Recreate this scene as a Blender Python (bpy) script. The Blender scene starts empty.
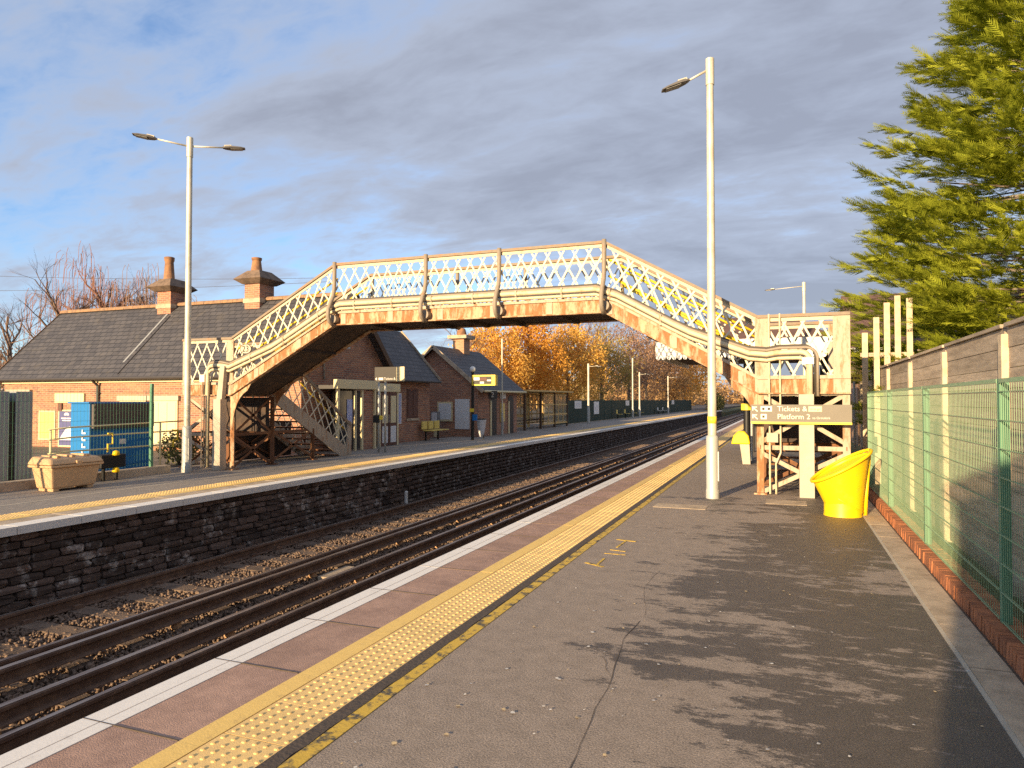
import bpy, bmesh, math, random
import numpy as np
from mathutils import Vector, Matrix
R = math.radians
random.seed(7); rng = np.random.default_rng(7)
S = bpy.context.scene
COL = S.collection

# ------------------------------------------------------------------ camera, sky, sun, exposure
cam = bpy.data.cameras.new('camera'); camo = bpy.data.objects.new('camera', cam); COL.objects.link(camo)
camo.location = (0, 0, 1.68); camo.rotation_euler = (R(91.31), 0, R(21.31))
cam.sensor_width = 36; cam.lens = 700 / 1024 * 36; cam.clip_start = .05; cam.clip_end = 3000
S.camera = camo
SUN_EL, SUN_AZ = 11.0, 192.3          # azimuth clockwise from +Y
sd = Vector((math.sin(R(SUN_AZ)) * math.cos(R(SUN_EL)), math.cos(R(SUN_AZ)) * math.cos(R(SUN_EL)), math.sin(R(SUN_EL))))
sl = bpy.data.lights.new('sun', 'SUN'); sl.energy = 3.5; sl.angle = R(.55); sl.color = (1.0, .74, .43)
so = bpy.data.objects.new('sun', sl); COL.objects.link(so); so.rotation_euler = sd.to_track_quat('Z', 'Y').to_euler()
S.view_settings.view_transform = 'Standard'; S.view_settings.look = 'None'
S.view_settings.exposure = 1.55; S.view_settings.gamma = 1; S.view_settings.use_curve_mapping = False
S.cycles.use_denoising = False; S.cycles.max_bounces = 6; S.cycles.transparent_max_bounces = 12

def build_world():
    w = bpy.data.worlds.new('World'); S.world = w; w.use_nodes = True
    n = w.node_tree.nodes; l = w.node_tree.links; n.clear()
    out = n.new('ShaderNodeOutputWorld')
    sky = n.new('ShaderNodeTexSky'); sky.sky_type = 'NISHITA'; sky.sun_disc = False
    sky.sun_elevation = R(SUN_EL); sky.sun_rotation = R(SUN_AZ); sky.air_density = 1.0; sky.dust_density = .15; sky.ozone_density = 3.0
    b1 = n.new('ShaderNodeBackground'); b1.inputs[1].default_value = .075
    hs = n.new('ShaderNodeHueSaturation'); hs.inputs['Hue'].default_value = .495; hs.inputs['Saturation'].default_value = .92; hs.inputs['Value'].default_value = 1.0
    wb = n.new('ShaderNodeVectorMath'); wb.operation = 'MULTIPLY'; wb.inputs[1].default_value = (.88, .97, 1.20); l.new(sky.outputs[0], wb.inputs[0]); l.new(wb.outputs[0], hs.inputs['Color']); l.new(hs.outputs[0], b1.inputs[0])
    tc = n.new('ShaderNodeTexCoord'); sep = n.new('ShaderNodeSeparateXYZ'); l.new(tc.outputs['Generated'], sep.inputs[0])
    def math_(op, a, b=None):
        m = n.new('ShaderNodeMath'); m.operation = op
        for i, v in enumerate((a, b)):
            if v is None: continue
            if isinstance(v, (int, float)): m.inputs[i].default_value = v
            else: l.new(v, m.inputs[i])
        return m.outputs[0]
    den = math_('ADD', math_('MAXIMUM', sep.outputs[2], 0.0), .22)
    px = math_('DIVIDE', sep.outputs[0], den); py = math_('DIVIDE', sep.outputs[1], den)
    cb = n.new('ShaderNodeCombineXYZ'); l.new(px, cb.inputs[0]); l.new(py, cb.inputs[1])
    mp = n.new('ShaderNodeMapping'); mp.inputs['Rotation'].default_value = (0, 0, R(-35)); mp.inputs['Scale'].default_value = (.8, 1.5, 1); mp.inputs['Location'].default_value = (2.3, .55, 0)
    l.new(cb.outputs[0], mp.inputs[0])
    def noise(scale, detail, rough, vec, dist=0.0):
        t = n.new('ShaderNodeTexNoise'); t.inputs['Scale'].default_value = scale; t.inputs['Detail'].default_value = detail
        t.inputs['Roughness'].default_value = rough; t.inputs['Distortion'].default_value = dist; l.new(vec, t.inputs['Vector']); return t.outputs[0]
    # a broad bank of lilac-grey cloud with a ragged edge, broken into ripples towards the left
    big = noise(.62, 4, .52, mp.outputs[0], .5); fine = noise(2.6, 8, .60, mp.outputs[0], .6)
    mpc = n.new('ShaderNodeMapping'); mpc.inputs['Scale'].default_value = (1.0, 2.0, 1); mpc.inputs['Rotation'].default_value = (0, 0, R(25)); l.new(cb.outputs[0], mpc.inputs[0])
    small = noise(8.0, 5, .6, mpc.outputs[0], .4)
    bank = math_('ADD', math_('MULTIPLY', px, .085), .14)
    bank = math_('MINIMUM', math_('MAXIMUM', bank, -.14), .14)
    dens = math_('ADD', math_('ADD', math_('MULTIPLY', big, .85), math_('MULTIPLY', fine, .46)), math_('ADD', math_('MULTIPLY', small, .20), bank))
    ramp = n.new('ShaderNodeMapRange'); ramp.interpolation_type = 'SMOOTHSTEP'; ramp.inputs['From Min'].default_value = .60; ramp.inputs['From Max'].default_value = .88; l.new(dens, ramp.inputs[0])
    cr = n.new('ShaderNodeValToRGB'); e = cr.color_ramp.elements
    e[0].position = .60; e[0].color = (.56, .64, .76, 1); e[1].position = 1.02; e[1].color = (.245, .265, .325, 1)
    m_ = cr.color_ramp.elements.new(.80); m_.color = (.345, .385, .475, 1)
    l.new(dens, cr.inputs[0])
    b2 = n.new('ShaderNodeBackground'); b2.inputs[1].default_value = .50; l.new(cr.outputs[0], b2.inputs[0])
    mx = n.new('ShaderNodeMixShader')
    fac = math_('MULTIPLY', ramp.outputs[0], .94)
    l.new(fac, mx.inputs[0]); l.new(b1.outputs[0], mx.inputs[1]); l.new(b2.outputs[0], mx.inputs[2])
    l.new(mx.outputs[0], out.inputs[0])
build_world()

# ------------------------------------------------------------------ materials
MATS = {}
def _nodes(name):
    m = bpy.data.materials.new(name); m.use_nodes = True
    n = m.node_tree.nodes; l = m.node_tree.links
    return m, n, l, n['Principled BSDF']
def c4(c): return (c[0], c[1], c[2], 1)
def pmat(name, col, rough=.7, col2=None, scale=4, thr=(.45, .62), var=.18, vscale=9, bump=.12, bscale=40, rand=0., metallic=0., stretch=(1, 1, 1), rough2=None, spec=.4):
    """colour + broad variation + optional second colour in noise-shaped patches + fine relief; world-space coordinates"""
    m, n, l, b = _nodes(name)
    geo = n.new('ShaderNodeNewGeometry'); mp = n.new('ShaderNodeMapping'); mp.inputs['Scale'].default_value = stretch
    l.new(geo.outputs['Position'], mp.inputs[0]); V = mp.outputs[0]
    t = n.new('ShaderNodeTexNoise'); t.inputs['Scale'].default_value = vscale; t.inputs['Detail'].default_value = 6; t.inputs['Roughness'].default_value = .65; l.new(V, t.inputs['Vector'])
    mr = n.new('ShaderNodeMapRange'); mr.inputs['To Min'].default_value = 1 - var * 1.6; mr.inputs['To Max'].default_value = 1 + var * 1.6; l.new(t.outputs[0], mr.inputs[0])
    base = n.new('ShaderNodeRGB'); base.outputs[0].default_value = c4(col); cur = base.outputs[0]
    if col2 is not None:
        t2 = n.new('ShaderNodeTexNoise'); t2.inputs['Scale'].default_value = scale; t2.inputs['Detail'].default_value = 9; t2.inputs['Roughness'].default_value = .68; l.new(V, t2.inputs['Vector'])
        rp = n.new('ShaderNodeMapRange'); rp.inputs['From Min'].default_value = thr[0]; rp.inputs['From Max'].default_value = thr[1]; l.new(t2.outputs[0], rp.inputs[0])
        mx = n.new('ShaderNodeMix'); mx.data_type = 'RGBA'; mx.inputs[7].default_value = c4(col2); l.new(rp.outputs[0], mx.inputs[0]); l.new(cur, mx.inputs[6]); cur = mx.outputs[2]
        if rough2 is not None:
            mr2 = n.new('ShaderNodeMapRange'); mr2.inputs['To Min'].default_value = rough; mr2.inputs['To Max'].default_value = rough2; l.new(rp.outputs[0], mr2.inputs[0]); l.new(mr2.outputs[0], b.inputs['Roughness'])
    if rough2 is None or col2 is None: b.inputs['Roughness'].default_value = rough
    val = mr.outputs[0]
    if rand:
        oi = n.new('ShaderNodeObjectInfo'); mr3 = n.new('ShaderNodeMapRange'); mr3.inputs['To Min'].default_value = 1 - rand; mr3.inputs['To Max'].default_value = 1 + rand; l.new(oi.outputs['Random'], mr3.inputs[0])
        mm = n.new('ShaderNodeMath'); mm.operation = 'MULTIPLY'; l.new(val, mm.inputs[0]); l.new(mr3.outputs[0], mm.inputs[1]); val = mm.outputs[0]
    vm = n.new('ShaderNodeVectorMath'); vm.operation = 'SCALE'; l.new(cur, vm.inputs[0]); l.new(val, vm.inputs['Scale']); l.new(vm.outputs[0], b.inputs['Base Color'])
    b.inputs['Metallic'].default_value = metallic; b.inputs['Specular IOR Level'].default_value = spec
    if bump:
        t3 = n.new('ShaderNodeTexNoise'); t3.inputs['Scale'].default_value = bscale; t3.inputs['Detail'].default_value = 4; l.new(V, t3.inputs['Vector'])
        bp = n.new('ShaderNodeBump'); bp.inputs['Strength'].default_value = bump; bp.inputs['Distance'].default_value = .02; l.new(t3.outputs[0], bp.inputs['Height']); l.new(bp.outputs[0], b.inputs['Normal'])
    MATS[name] = m; return m
def course_mat(name, c1, c2, mortar, bw, bh, ms, rough=.85, slope=1.0, var=.25, bump=.5, off=.5, patch=None):
    """brick / slate courses laid on any upright or pitched face, by world position"""
    m, n, l, b = _nodes(name)
    geo = n.new('ShaderNodeNewGeometry'); sp = n.new('ShaderNodeSeparateXYZ'); l.new(geo.outputs['Position'], sp.inputs[0])
    sn = n.new('ShaderNodeSeparateXYZ'); l.new(geo.outputs['True Normal'], sn.inputs[0])
    def M(op, a, b_):
        q = n.new('ShaderNodeMath'); q.operation = op
        for i, v in enumerate((a, b_)):
            if v is None: continue
            if isinstance(v, (int, float)): q.inputs[i].default_value = v
            else: l.new(v, q.inputs[i])
        return q.outputs[0]
    side = M('GREATER_THAN', M('ABSOLUTE', sn.outputs[0], None), M('ABSOLUTE', sn.outputs[1], None))
    u = M('ADD', M('MULTIPLY', sp.outputs[1], side), M('MULTIPLY', sp.outputs[0], M('SUBTRACT', 1.0, side)))
    v = M('MULTIPLY', sp.outputs[2], slope)
    cb = n.new('ShaderNodeCombineXYZ'); l.new(u, cb.inputs[0]); l.new(v, cb.inputs[1])
    br = n.new('ShaderNodeTexBrick'); br.offset = off; br.inputs['Scale'].default_value = 1; br.inputs['Brick Width'].default_value = bw; br.inputs['Row Height'].default_value = bh
    br.inputs['Mortar Size'].default_value = ms; br.inputs['Mortar Smooth'].default_value = .2; br.inputs['Bias'].default_value = 0
    br.inputs['Color1'].default_value = c4(c1); br.inputs['Color2'].default_value = c4(c2); br.inputs['Mortar'].default_value = c4(mortar); l.new(cb.outputs[0], br.inputs['Vector'])
    cur = br.outputs['Color']
    if patch:
        t2 = n.new('ShaderNodeTexNoise'); t2.inputs['Scale'].default_value = patch[1]; t2.inputs['Detail'].default_value = 8; t2.inputs['Roughness'].default_value = .7; l.new(geo.outputs['Position'], t2.inputs['Vector'])
        rp = n.new('ShaderNodeMapRange'); rp.inputs['From Min'].default_value = patch[2]; rp.inputs['From Max'].default_value = patch[3]; rp.inputs['To Max'].default_value = patch[4]; l.new(t2.outputs[0], rp.inputs[0])
        mx = n.new('ShaderNodeMix'); mx.data_type = 'RGBA'; mx.inputs[7].default_value = c4(patch[0]); l.new(rp.outputs[0], mx.inputs[0]); l.new(cur, mx.inputs[6]); cur = mx.outputs[2]
    t = n.new('ShaderNodeTexNoise'); t.inputs['Scale'].default_value = 2.5; t.inputs['Detail'].default_value = 7; t.inputs['Roughness'].default_value = .7; l.new(geo.outputs['Position'], t.inputs['Vector'])
    mr = n.new('ShaderNodeMapRange'); mr.inputs['To Min'].default_value = 1 - var * 1.5; mr.inputs['To Max'].default_value = 1 + var * 1.5; l.new(t.outputs[0], mr.inputs[0])
    vm = n.new('ShaderNodeVectorMath'); vm.operation = 'SCALE'; l.new(cur, vm.inputs[0]); l.new(mr.outputs[0], vm.inputs['Scale']); l.new(vm.outputs[0], b.inputs['Base Color'])
    b.inputs['Roughness'].default_value = rough
    bp = n.new('ShaderNodeBump'); bp.inputs['Strength'].default_value = bump; bp.inputs['Distance'].default_value = .012; bp.invert = True; l.new(br.outputs['Fac'], bp.inputs['Height']); l.new(bp.outputs[0], b.inputs['Normal'])
    MATS[name] = m; return m
def leaf_mat(name, c1, c2, trans=.35, rough=.6):
    m, n, l, b = _nodes(name)
    geo = n.new('ShaderNodeNewGeometry'); t = n.new('ShaderNodeTexNoise'); t.inputs['Scale'].default_value = 1.6; t.inputs['Detail'].default_value = 6; t.inputs['Roughness'].default_value = .7
    l.new(geo.outputs['Position'], t.inputs['Vector'])
    mr = n.new('ShaderNodeMapRange'); mr.inputs['From Min'].default_value = .3; mr.inputs['From Max'].default_value = .7; l.new(t.outputs[0], mr.inputs[0])
    mx = n.new('ShaderNodeMix'); mx.data_type = 'RGBA'; mx.inputs[6].default_value = c4(c1); mx.inputs[7].default_value = c4(c2); l.new(mr.outputs[0], mx.inputs[0])
    l.new(mx.outputs[2], b.inputs['Base Color']); b.inputs['Roughness'].default_value = rough; b.inputs['Specular IOR Level'].default_value = .25
    tr = n.new('ShaderNodeBsdfTranslucent'); l.new(mx.outputs[2], tr.inputs[0]); ms = n.new('ShaderNodeMixShader'); ms.inputs[0].default_value = trans
    l.new(b.outputs[0], ms.inputs[1]); l.new(tr.outputs[0], ms.inputs[2]); l.new(ms.outputs[0], n['Material Output'].inputs[0])
    MATS[name] = m; return m
def glass_mat(name, tint, alpha=.35, rough=.05):
    m, n, l, b = _nodes(name)
    b.inputs['Base Color'].default_value = c4(tint); b.inputs['Roughness'].default_value = rough; b.inputs['Alpha'].default_value = alpha; b.inputs['Specular IOR Level'].default_value = .8
    MATS[name] = m; return m

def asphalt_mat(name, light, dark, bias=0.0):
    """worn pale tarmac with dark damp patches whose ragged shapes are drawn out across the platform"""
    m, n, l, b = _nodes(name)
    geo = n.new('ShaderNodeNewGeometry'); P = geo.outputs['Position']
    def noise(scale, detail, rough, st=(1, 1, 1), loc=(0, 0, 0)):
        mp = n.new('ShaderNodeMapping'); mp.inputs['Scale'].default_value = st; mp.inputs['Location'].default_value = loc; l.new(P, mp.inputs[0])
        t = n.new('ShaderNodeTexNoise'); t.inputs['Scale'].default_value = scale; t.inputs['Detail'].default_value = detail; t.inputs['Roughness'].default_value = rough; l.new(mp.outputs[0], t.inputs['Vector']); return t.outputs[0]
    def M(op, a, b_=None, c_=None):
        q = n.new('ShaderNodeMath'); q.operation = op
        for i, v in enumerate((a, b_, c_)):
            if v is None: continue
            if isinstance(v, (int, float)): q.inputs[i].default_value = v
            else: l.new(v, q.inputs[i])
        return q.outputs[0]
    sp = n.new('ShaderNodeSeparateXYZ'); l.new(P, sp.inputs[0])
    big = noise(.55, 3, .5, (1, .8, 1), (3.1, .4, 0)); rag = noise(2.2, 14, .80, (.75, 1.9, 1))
    # more of the dark patches towards the fence
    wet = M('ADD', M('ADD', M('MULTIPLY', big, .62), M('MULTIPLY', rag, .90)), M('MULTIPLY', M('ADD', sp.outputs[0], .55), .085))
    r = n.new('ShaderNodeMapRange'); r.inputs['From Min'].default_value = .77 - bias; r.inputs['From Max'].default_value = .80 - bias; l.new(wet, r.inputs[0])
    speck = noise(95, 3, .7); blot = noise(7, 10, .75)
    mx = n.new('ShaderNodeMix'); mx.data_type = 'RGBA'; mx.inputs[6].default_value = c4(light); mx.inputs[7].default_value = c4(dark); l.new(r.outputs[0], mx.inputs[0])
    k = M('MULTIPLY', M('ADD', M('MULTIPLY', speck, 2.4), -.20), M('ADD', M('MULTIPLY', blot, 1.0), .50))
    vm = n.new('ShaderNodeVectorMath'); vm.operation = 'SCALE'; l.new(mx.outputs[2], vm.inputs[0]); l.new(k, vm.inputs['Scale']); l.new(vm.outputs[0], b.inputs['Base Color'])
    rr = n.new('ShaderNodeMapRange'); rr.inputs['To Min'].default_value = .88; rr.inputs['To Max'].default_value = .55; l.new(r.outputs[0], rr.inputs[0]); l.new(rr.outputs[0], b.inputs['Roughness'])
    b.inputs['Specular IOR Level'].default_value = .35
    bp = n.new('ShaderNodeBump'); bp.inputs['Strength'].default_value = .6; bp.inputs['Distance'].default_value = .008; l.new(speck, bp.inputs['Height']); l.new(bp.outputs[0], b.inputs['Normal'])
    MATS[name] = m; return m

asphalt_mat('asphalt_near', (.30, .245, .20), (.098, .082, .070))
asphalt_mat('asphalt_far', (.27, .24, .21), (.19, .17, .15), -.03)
pmat('coping', (.40, .26, .20), .85, (.29, .185, .145), 3, (.42, .65), .2, 14, .25, 120, .10)
pmat('white_paint', (.78, .75, .70), .65, (.45, .41, .36), 5, (.58, .78), .06, 20, .05, 90)
pmat('yellow_paint', (.82, .56, .17), .65, (.56, .38, .14), 10, (.55, .78), .1, 25, .08, 90)
pmat('yellow_worn', (.62, .41, .06), .7, (.09, .08, .06), 9, (.50, .60), .12, 25, .08, 90)
pmat('tactile', (.80, .55, .22), .75, (.62, .42, .17), 6, (.5, .75), .1, 30, .1, 120, .07)
pmat('seam', (.085, .065, .05), .8, None, bump=.3)
pmat('concrete', (.47, .375, .27), .85, (.30, .235, .165), 3.5, (.46, .66), .15, 12, .2, 60, .06)
pmat('concrete_pale', (.46, .41, .33), .85, (.38, .33, .26), 3, (.5, .7), .12, 12, .15, 60)
pmat('kerb_brick', (.40, .15, .065), .85, (.26, .10, .05), 7, (.45, .65), .2, 25, .3, 70, .22)
course_mat('brick_wall', (.46, .19, .10), (.24, .095, .07), (.36, .28, .20), .225, .075, .011, patch=((.42, .23, .13), 1.4, .5, .68, .5))
course_mat('brick_pale', (.44, .24, .13), (.36, .17, .09), (.40, .31, .22), .225, .075, .011, patch=((.50, .32, .19), 1.1, .45, .66, .6))
course_mat('slate', (.085, .08, .085), (.055, .053, .060), (.018, .018, .02), .30, .165, .012, .62, 1.0, .30, .9, patch=((.12, .105, .085), 2.2, .54, .72, .55))
pmat('ridge_tile', (.34, .20, .11), .85, (.20, .13, .09), 5, var=.2)
pmat('bridge_cream', (.56, .48, .34), .6, (.36, .165, .06), 3.2, (.56, .70), .12, 14, .12, 60)
pmat('lattice_cream', (.66, .60, .46), .55, (.38, .17, .06), 2.6, (.63, .73), .10, 14, .08, 60)
pmat('bridge_grey', (.27, .225, .175), .6, (.34, .19, .10), 5, (.56, .72), .15, 12, .12, 50)
pmat('bridge_beige', (.42, .345, .26), .65, (.32, .16, .075), 6.5, (.52, .66), .18, 12, .15, 50, stretch=(1.3, 1, .38))
pmat('bridge_rust', (.30, .135, .055), .8, (.46, .34, .22), 6.5, (.46, .58), .35, 10, .25, 50, stretch=(1.3, 1, .38))
pmat('rail_brown', (.24, .19, .14), .7, (.34, .17, .08), 5, (.5, .68), .2, 12, .15, 50)
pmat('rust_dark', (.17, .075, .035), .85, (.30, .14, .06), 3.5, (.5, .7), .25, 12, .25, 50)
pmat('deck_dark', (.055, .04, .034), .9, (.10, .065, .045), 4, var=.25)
pmat('pipe_cream', (.58, .49, .33), .5, (.40, .28, .15), 5, (.54, .70), .1, 12, .05, 50)
pmat('cable_dark', (.07, .06, .05), .6, var=.2, bump=.05)
pmat('handrail_yellow', (.74, .52, .03), .5, var=.08, bump=.03)
pmat('rail_side', (.11, .065, .045), .8, (.17, .105, .07), 6, var=.25, bump=.2)
pmat('rail_top', (.30, .25, .22), .38, (.16, .11, .085), 5, var=.12, bump=.03, metallic=.6, stretch=(4, .3, 1))
pmat('sleeper', (.15, .105, .075), .9, (.10, .07, .052), 4, var=.25, bump=.4, bscale=50, rand=.18)
pmat('ballast', (.165, .11, .078), .9, (.22, .16, .12), 14, (.48, .62), .35, 28, .3, 60)
pmat('ballast_bed', (.13, .088, .064), .95, var=.3, bump=.6, bscale=60)
pmat('pot', (.50, .30, .16), .7, var=.2, rand=.2)
pmat('stone_dark', (.105, .072, .058), .88, (.40, .36, .33), 3.6, (.55, .67), .35, 10, .55, 30, .55)
pmat('wall_back', (.04, .03, .026), .95, var=.3, bump=.3)
pmat('lamp_pole', (.60, .57, .47), .45, (.50, .45, .35), 3, var=.05, bump=.02, metallic=.15)
pmat('lamp_base', (.45, .45, .42), .5, var=.07, bump=.03, metallic=.2)
pmat('lamp_head', (.13, .12, .11), .5, var=.08, bump=.02)
pmat('lamp_lens', (.30, .29, .26), .25, var=.05, bump=0)
pmat('board_wood', (.46, .37, .275), .85, (.31, .245, .18), 5, (.42, .65), .25, 8, .3, 40, .16, stretch=(1, .35, 3))
pmat('fence_post', (.62, .50, .34), .8, (.46, .36, .25), 6, var=.12, bump=.12)
pmat('mesh_green', (.24, .37, .22), .5, var=.1, bump=0)
pmat('mesh_post', (.09, .23, .14), .5, var=.1, bump=.03)
pmat('dark_green', (.018, .04, .025), .7, var=.2, bump=.1)
pmat('yellow_plastic', (.86, .55, .006), .45, (.62, .38, .03), 5, (.55, .75), .08, bump=.05, vscale=6, bscale=25)
pmat('beige_plastic', (.62, .40, .215), .6, (.50, .31, .17), 4, (.5, .75), .08, 7, .08, 60)
pmat('blue_paint', (.012, .17, .47), .45, var=.06, bump=.02)
pmat('louvre_grey', (.11, .095, .09), .5, var=.1, bump=.03)
pmat('dark_grey', (.055, .05, .05), .5, var=.12, bump=.05)
pmat('panel_grey', (.27, .28, .29), .5, var=.08, bump=.03)
pmat('black', (.012, .012, .012), .5, var=.1, bump=0)
pmat('cream_paint', (.70, .60, .36), .55, var=.06, bump=.03)
pmat('yellow_seat', (.72, .55, .14), .5, var=.06, bump=.02)
pmat('white', (.80, .79, .76), .5, (.62, .60, .55), 4, (.55, .8), .05, bump=.03)
pmat('paper', (.74, .74, .74), .5, var=.04, bump=0)
pmat('print_grey', (.62, .62, .62), .5, (.78, .78, .78), 30, (.45, .6), .1, bump=0)
pmat('print_blue', (.30, .34, .62), .5, (.60, .62, .72), 22, (.46, .6), .1, bump=0)
pmat('poster_navy', (.10, .10, .24), .5, var=.06, bump=0)
pmat('poster_yellow', (.78, .58, .16), .5, (.70, .50, .20), 20, (.5, .6), .06, bump=0)
pmat('sign_grey', (.085, .08, .075), .8, var=.05, bump=0, spec=.1)
pmat('plate_cream', (.50, .46, .36), .8, var=.06, bump=0, spec=.1)
pmat('sign_beige', (.21, .19, .16), .7, var=.05, bump=0, spec=.15)
pmat('sign_white', (.68, .65, .57), .45, var=.02, bump=0)
pmat('sign_yellow', (.88, .66, .06), .45, var=.03, bump=0)
pmat('brown_door', (.13, .055, .038), .6, var=.15, bump=.1)
pmat('timber_shelter', (.70, .47, .17), .6, var=.15, bump=.1, stretch=(1, 1, .3))
pmat('timber_dark', (.10, .055, .028), .7, var=.2, bump=.1)
pmat('bark', (.12, .085, .06), .9, (.26, .23, .20), 7, var=.25, bump=.5, bscale=20)
pmat('twig', (.19, .125, .095), .85, var=.25, bump=0)
pmat('twig_red', (.22, .105, .07), .85, var=.25, bump=0)
pmat('roof_brown', (.13, .075, .065), .8, var=.25, bump=.3, bscale=8)
pmat('render_wall', (.55, .50, .42), .85, var=.1)
pmat('grass', (.07, .085, .025), .95, (.12, .095, .04), 1.2, var=.35, bump=.5, bscale=12)
pmat('earth', (.12, .09, .06), .95, (.09, .085, .035), .6, var=.3, bump=.4, bscale=10)
pmat('yard', (.16, .14, .115), .9, (.10, .085, .07), 1.5, var=.2, bump=.3)
pmat('leaf_litter', (.55, .42, .24), .8, var=.3, bump=0)
pmat('gum', (.55, .53, .50), .8, var=.2, bump=0)
pmat('plastic_bag', (.62, .63, .66), .4, var=.08, bump=.1, bscale=12)
glass_mat('glass', (.10, .12, .13), .55)
glass_mat('glass_clear', (.45, .42, .32), .25)
glass_mat('glass_dark', (.03, .035, .045), .95, .08)
leaf_mat('conifer', (.22, .27, .02), (.44, .46, .045), .30)
leaf_mat('birch_gold', (.70, .37, .06), (.85, .55, .15), .40)
leaf_mat('brown_leaf', (.46, .28, .12), (.60, .38, .18), .4)
leaf_mat('rust_leaf', (.33, .20, .13), (.45, .27, .16), .35)
leaf_mat('birch_orange', (.62, .28, .04), (.80, .45, .09), .4)
leaf_mat('olive_leaf', (.36, .27, .08), (.52, .38, .12), .4)
leaf_mat('hedge_leaf', (.06, .085, .02), (.11, .12, .03), .3)
leaf_mat('shrub_leaf', (.16, .17, .05), (.24, .22, .09), .3)

# ------------------------------------------------------------------ mesh helpers
class MB:
    def __init__(s): s.v = []; s.f = []; s.mi = []; s.cur = 0
    def add(s, vs, fs):
        o = len(s.v); s.v += [tuple(map(float, p)) for p in vs]
        for f in fs: s.f.append(tuple(i + o for i in f)); s.mi.append(s.cur)
        return s
    def box(s, x0, x1, y0, y1, z0, z1):
        return s.add([(x0, y0, z0), (x1, y0, z0), (x1, y1, z0), (x0, y1, z0), (x0, y0, z1), (x1, y0, z1), (x1, y1, z1), (x0, y1, z1)],
                     [(0, 3, 2, 1), (4, 5, 6, 7), (0, 1, 5, 4), (1, 2, 6, 5), (2, 3, 7, 6), (3, 0, 4, 7)])
    def bar(s, p, q, w, t, up=(0, -1, 0)):
        """box from p to q: w across (perpendicular to 'up'), t along 'up'"""
        p = Vector(p); q = Vector(q); d = (q - p).normalized(); u = Vector(up); u = (u - d * u.dot(d)).normalized(); r = d.cross(u)
        vs = []
        for e in (p, q):
            for a, b_ in ((-1, -1), (1, -1), (1, 1), (-1, 1)): vs.append(e + r * (a * w / 2) + u * (b_ * t / 2))
        return s.add(vs, [(0, 1, 2, 3), (7, 6, 5, 4), (0, 4, 5, 1), (1, 5, 6, 2), (2, 6, 7, 3), (3, 7, 4, 0)])
    def cyl(s, p, q, r0, r1=None, n=10, cap=True):
        return s.tube([p, q], [r0, r0 if r1 is None else r1], n, cap)
    def tube(s, pts, r, n=8, cap=True):
        pts = [Vector(p) for p in pts]; k = len(pts)
        rs = r if isinstance(r, (list, tuple)) else [r] * k
        d0 = (pts[1] - pts[0]).normalized(); a = d0.orthogonal().normalized()
        vs = []; fs = []
        for i, p in enumerate(pts):
            if i == 0: d = d0
            elif i == k - 1: d = (pts[i] - pts[i - 1]).normalized()
            else: d = ((pts[i] - pts[i - 1]).normalized() + (pts[i + 1] - pts[i]).normalized()).normalized()
            a = (a - d * a.dot(d)).normalized(); b_ = d.cross(a)
            for j in range(n):
                th = 2 * math.pi * j / n; vs.append(p + (a * math.cos(th) + b_ * math.sin(th)) * rs[i])
        for i in range(k - 1):
            for j in range(n):
                j2 = (j + 1) % n; fs.append((i * n + j, i * n + j2, (i + 1) * n + j2, (i + 1) * n + j))
        if cap: fs.append(tuple(range(n - 1, -1, -1))); fs.append(tuple((k - 1) * n + j for j in range(n)))
        return s.add(vs, fs)
    def prism(s, poly, axis, a, b_):
        """poly: 2D points; axis 'x': poly is (y,z), 'y': (x,z), 'z': (x,y)"""
        def P(p, t): return (t, p[0], p[1]) if axis == 'x' else (p[0], t, p[1]) if axis == 'y' else (p[0], p[1], t)
        n = len(poly); vs = [P(p, a) for p in poly] + [P(p, b_) for p in poly]
        fs = [tuple(range(n)), tuple(range(2 * n - 1, n - 1, -1))] + [(i, i + n, (i + 1) % n + n, (i + 1) % n) for i in range(n)]
        return s.add(vs, fs)
    def lathe(s, prof, cx, cy, n=20, cap=True):
        vs = []; fs = []; k = len(prof)
        for r, z in prof:
            for j in range(n): th = 2 * math.pi * j / n; vs.append((cx + r * math.cos(th), cy + r * math.sin(th), z))
        for i in range(k - 1):
            for j in range(n): j2 = (j + 1) % n; fs.append((i * n + j, i * n + j2, (i + 1) * n + j2, (i + 1) * n + j))
        if cap: fs.append(tuple(range(n - 1, -1, -1))); fs.append(tuple((k - 1) * n + j for j in range(n)))
        return s.add(vs, fs)
    def mesh(s, name, mat, off=(0, 0, 0), smooth=False):
        me = bpy.data.meshes.new(name); ox, oy, oz = off
        me.from_pydata([(x - ox, y - oy, z - oz) for x, y, z in s.v], [], s.f)
        ms = mat if isinstance(mat, (list, tuple)) else [mat]
        for m in ms: me.materials.append(MATS[m])
        if len(ms) > 1: me.polygons.foreach_set('material_index', s.mi)
        bm = bmesh.new(); bm.from_mesh(me); bmesh.ops.recalc_face_normals(bm, faces=bm.faces); bm.to_mesh(me); bm.free()
        if smooth: me.shade_smooth()
        return me
    def build(s, name, mat, parent=None, smooth=False, bevel=0., origin=None, auto=None):
        off = wloc(parent) if parent is not None else (origin or (0, 0, 0))
        me = s.mesh(name, mat, off, smooth)
        o = bpy.data.objects.new(name, me); COL.objects.link(o)
        if parent is not None: o.parent = parent
        else: o.location = off
        if auto and smooth: me.set_sharp_from_angle(angle=R(auto))
        if bevel:
            md = o.modifiers.new('bevel', 'BEVEL'); md.width = bevel; md.segments = 2; md.limit_method = 'ANGLE'
        return o
def wloc(o):
    v = Vector((0, 0, 0))
    while o is not None: v = v + Vector(o.location); o = o.parent
    return v
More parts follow.
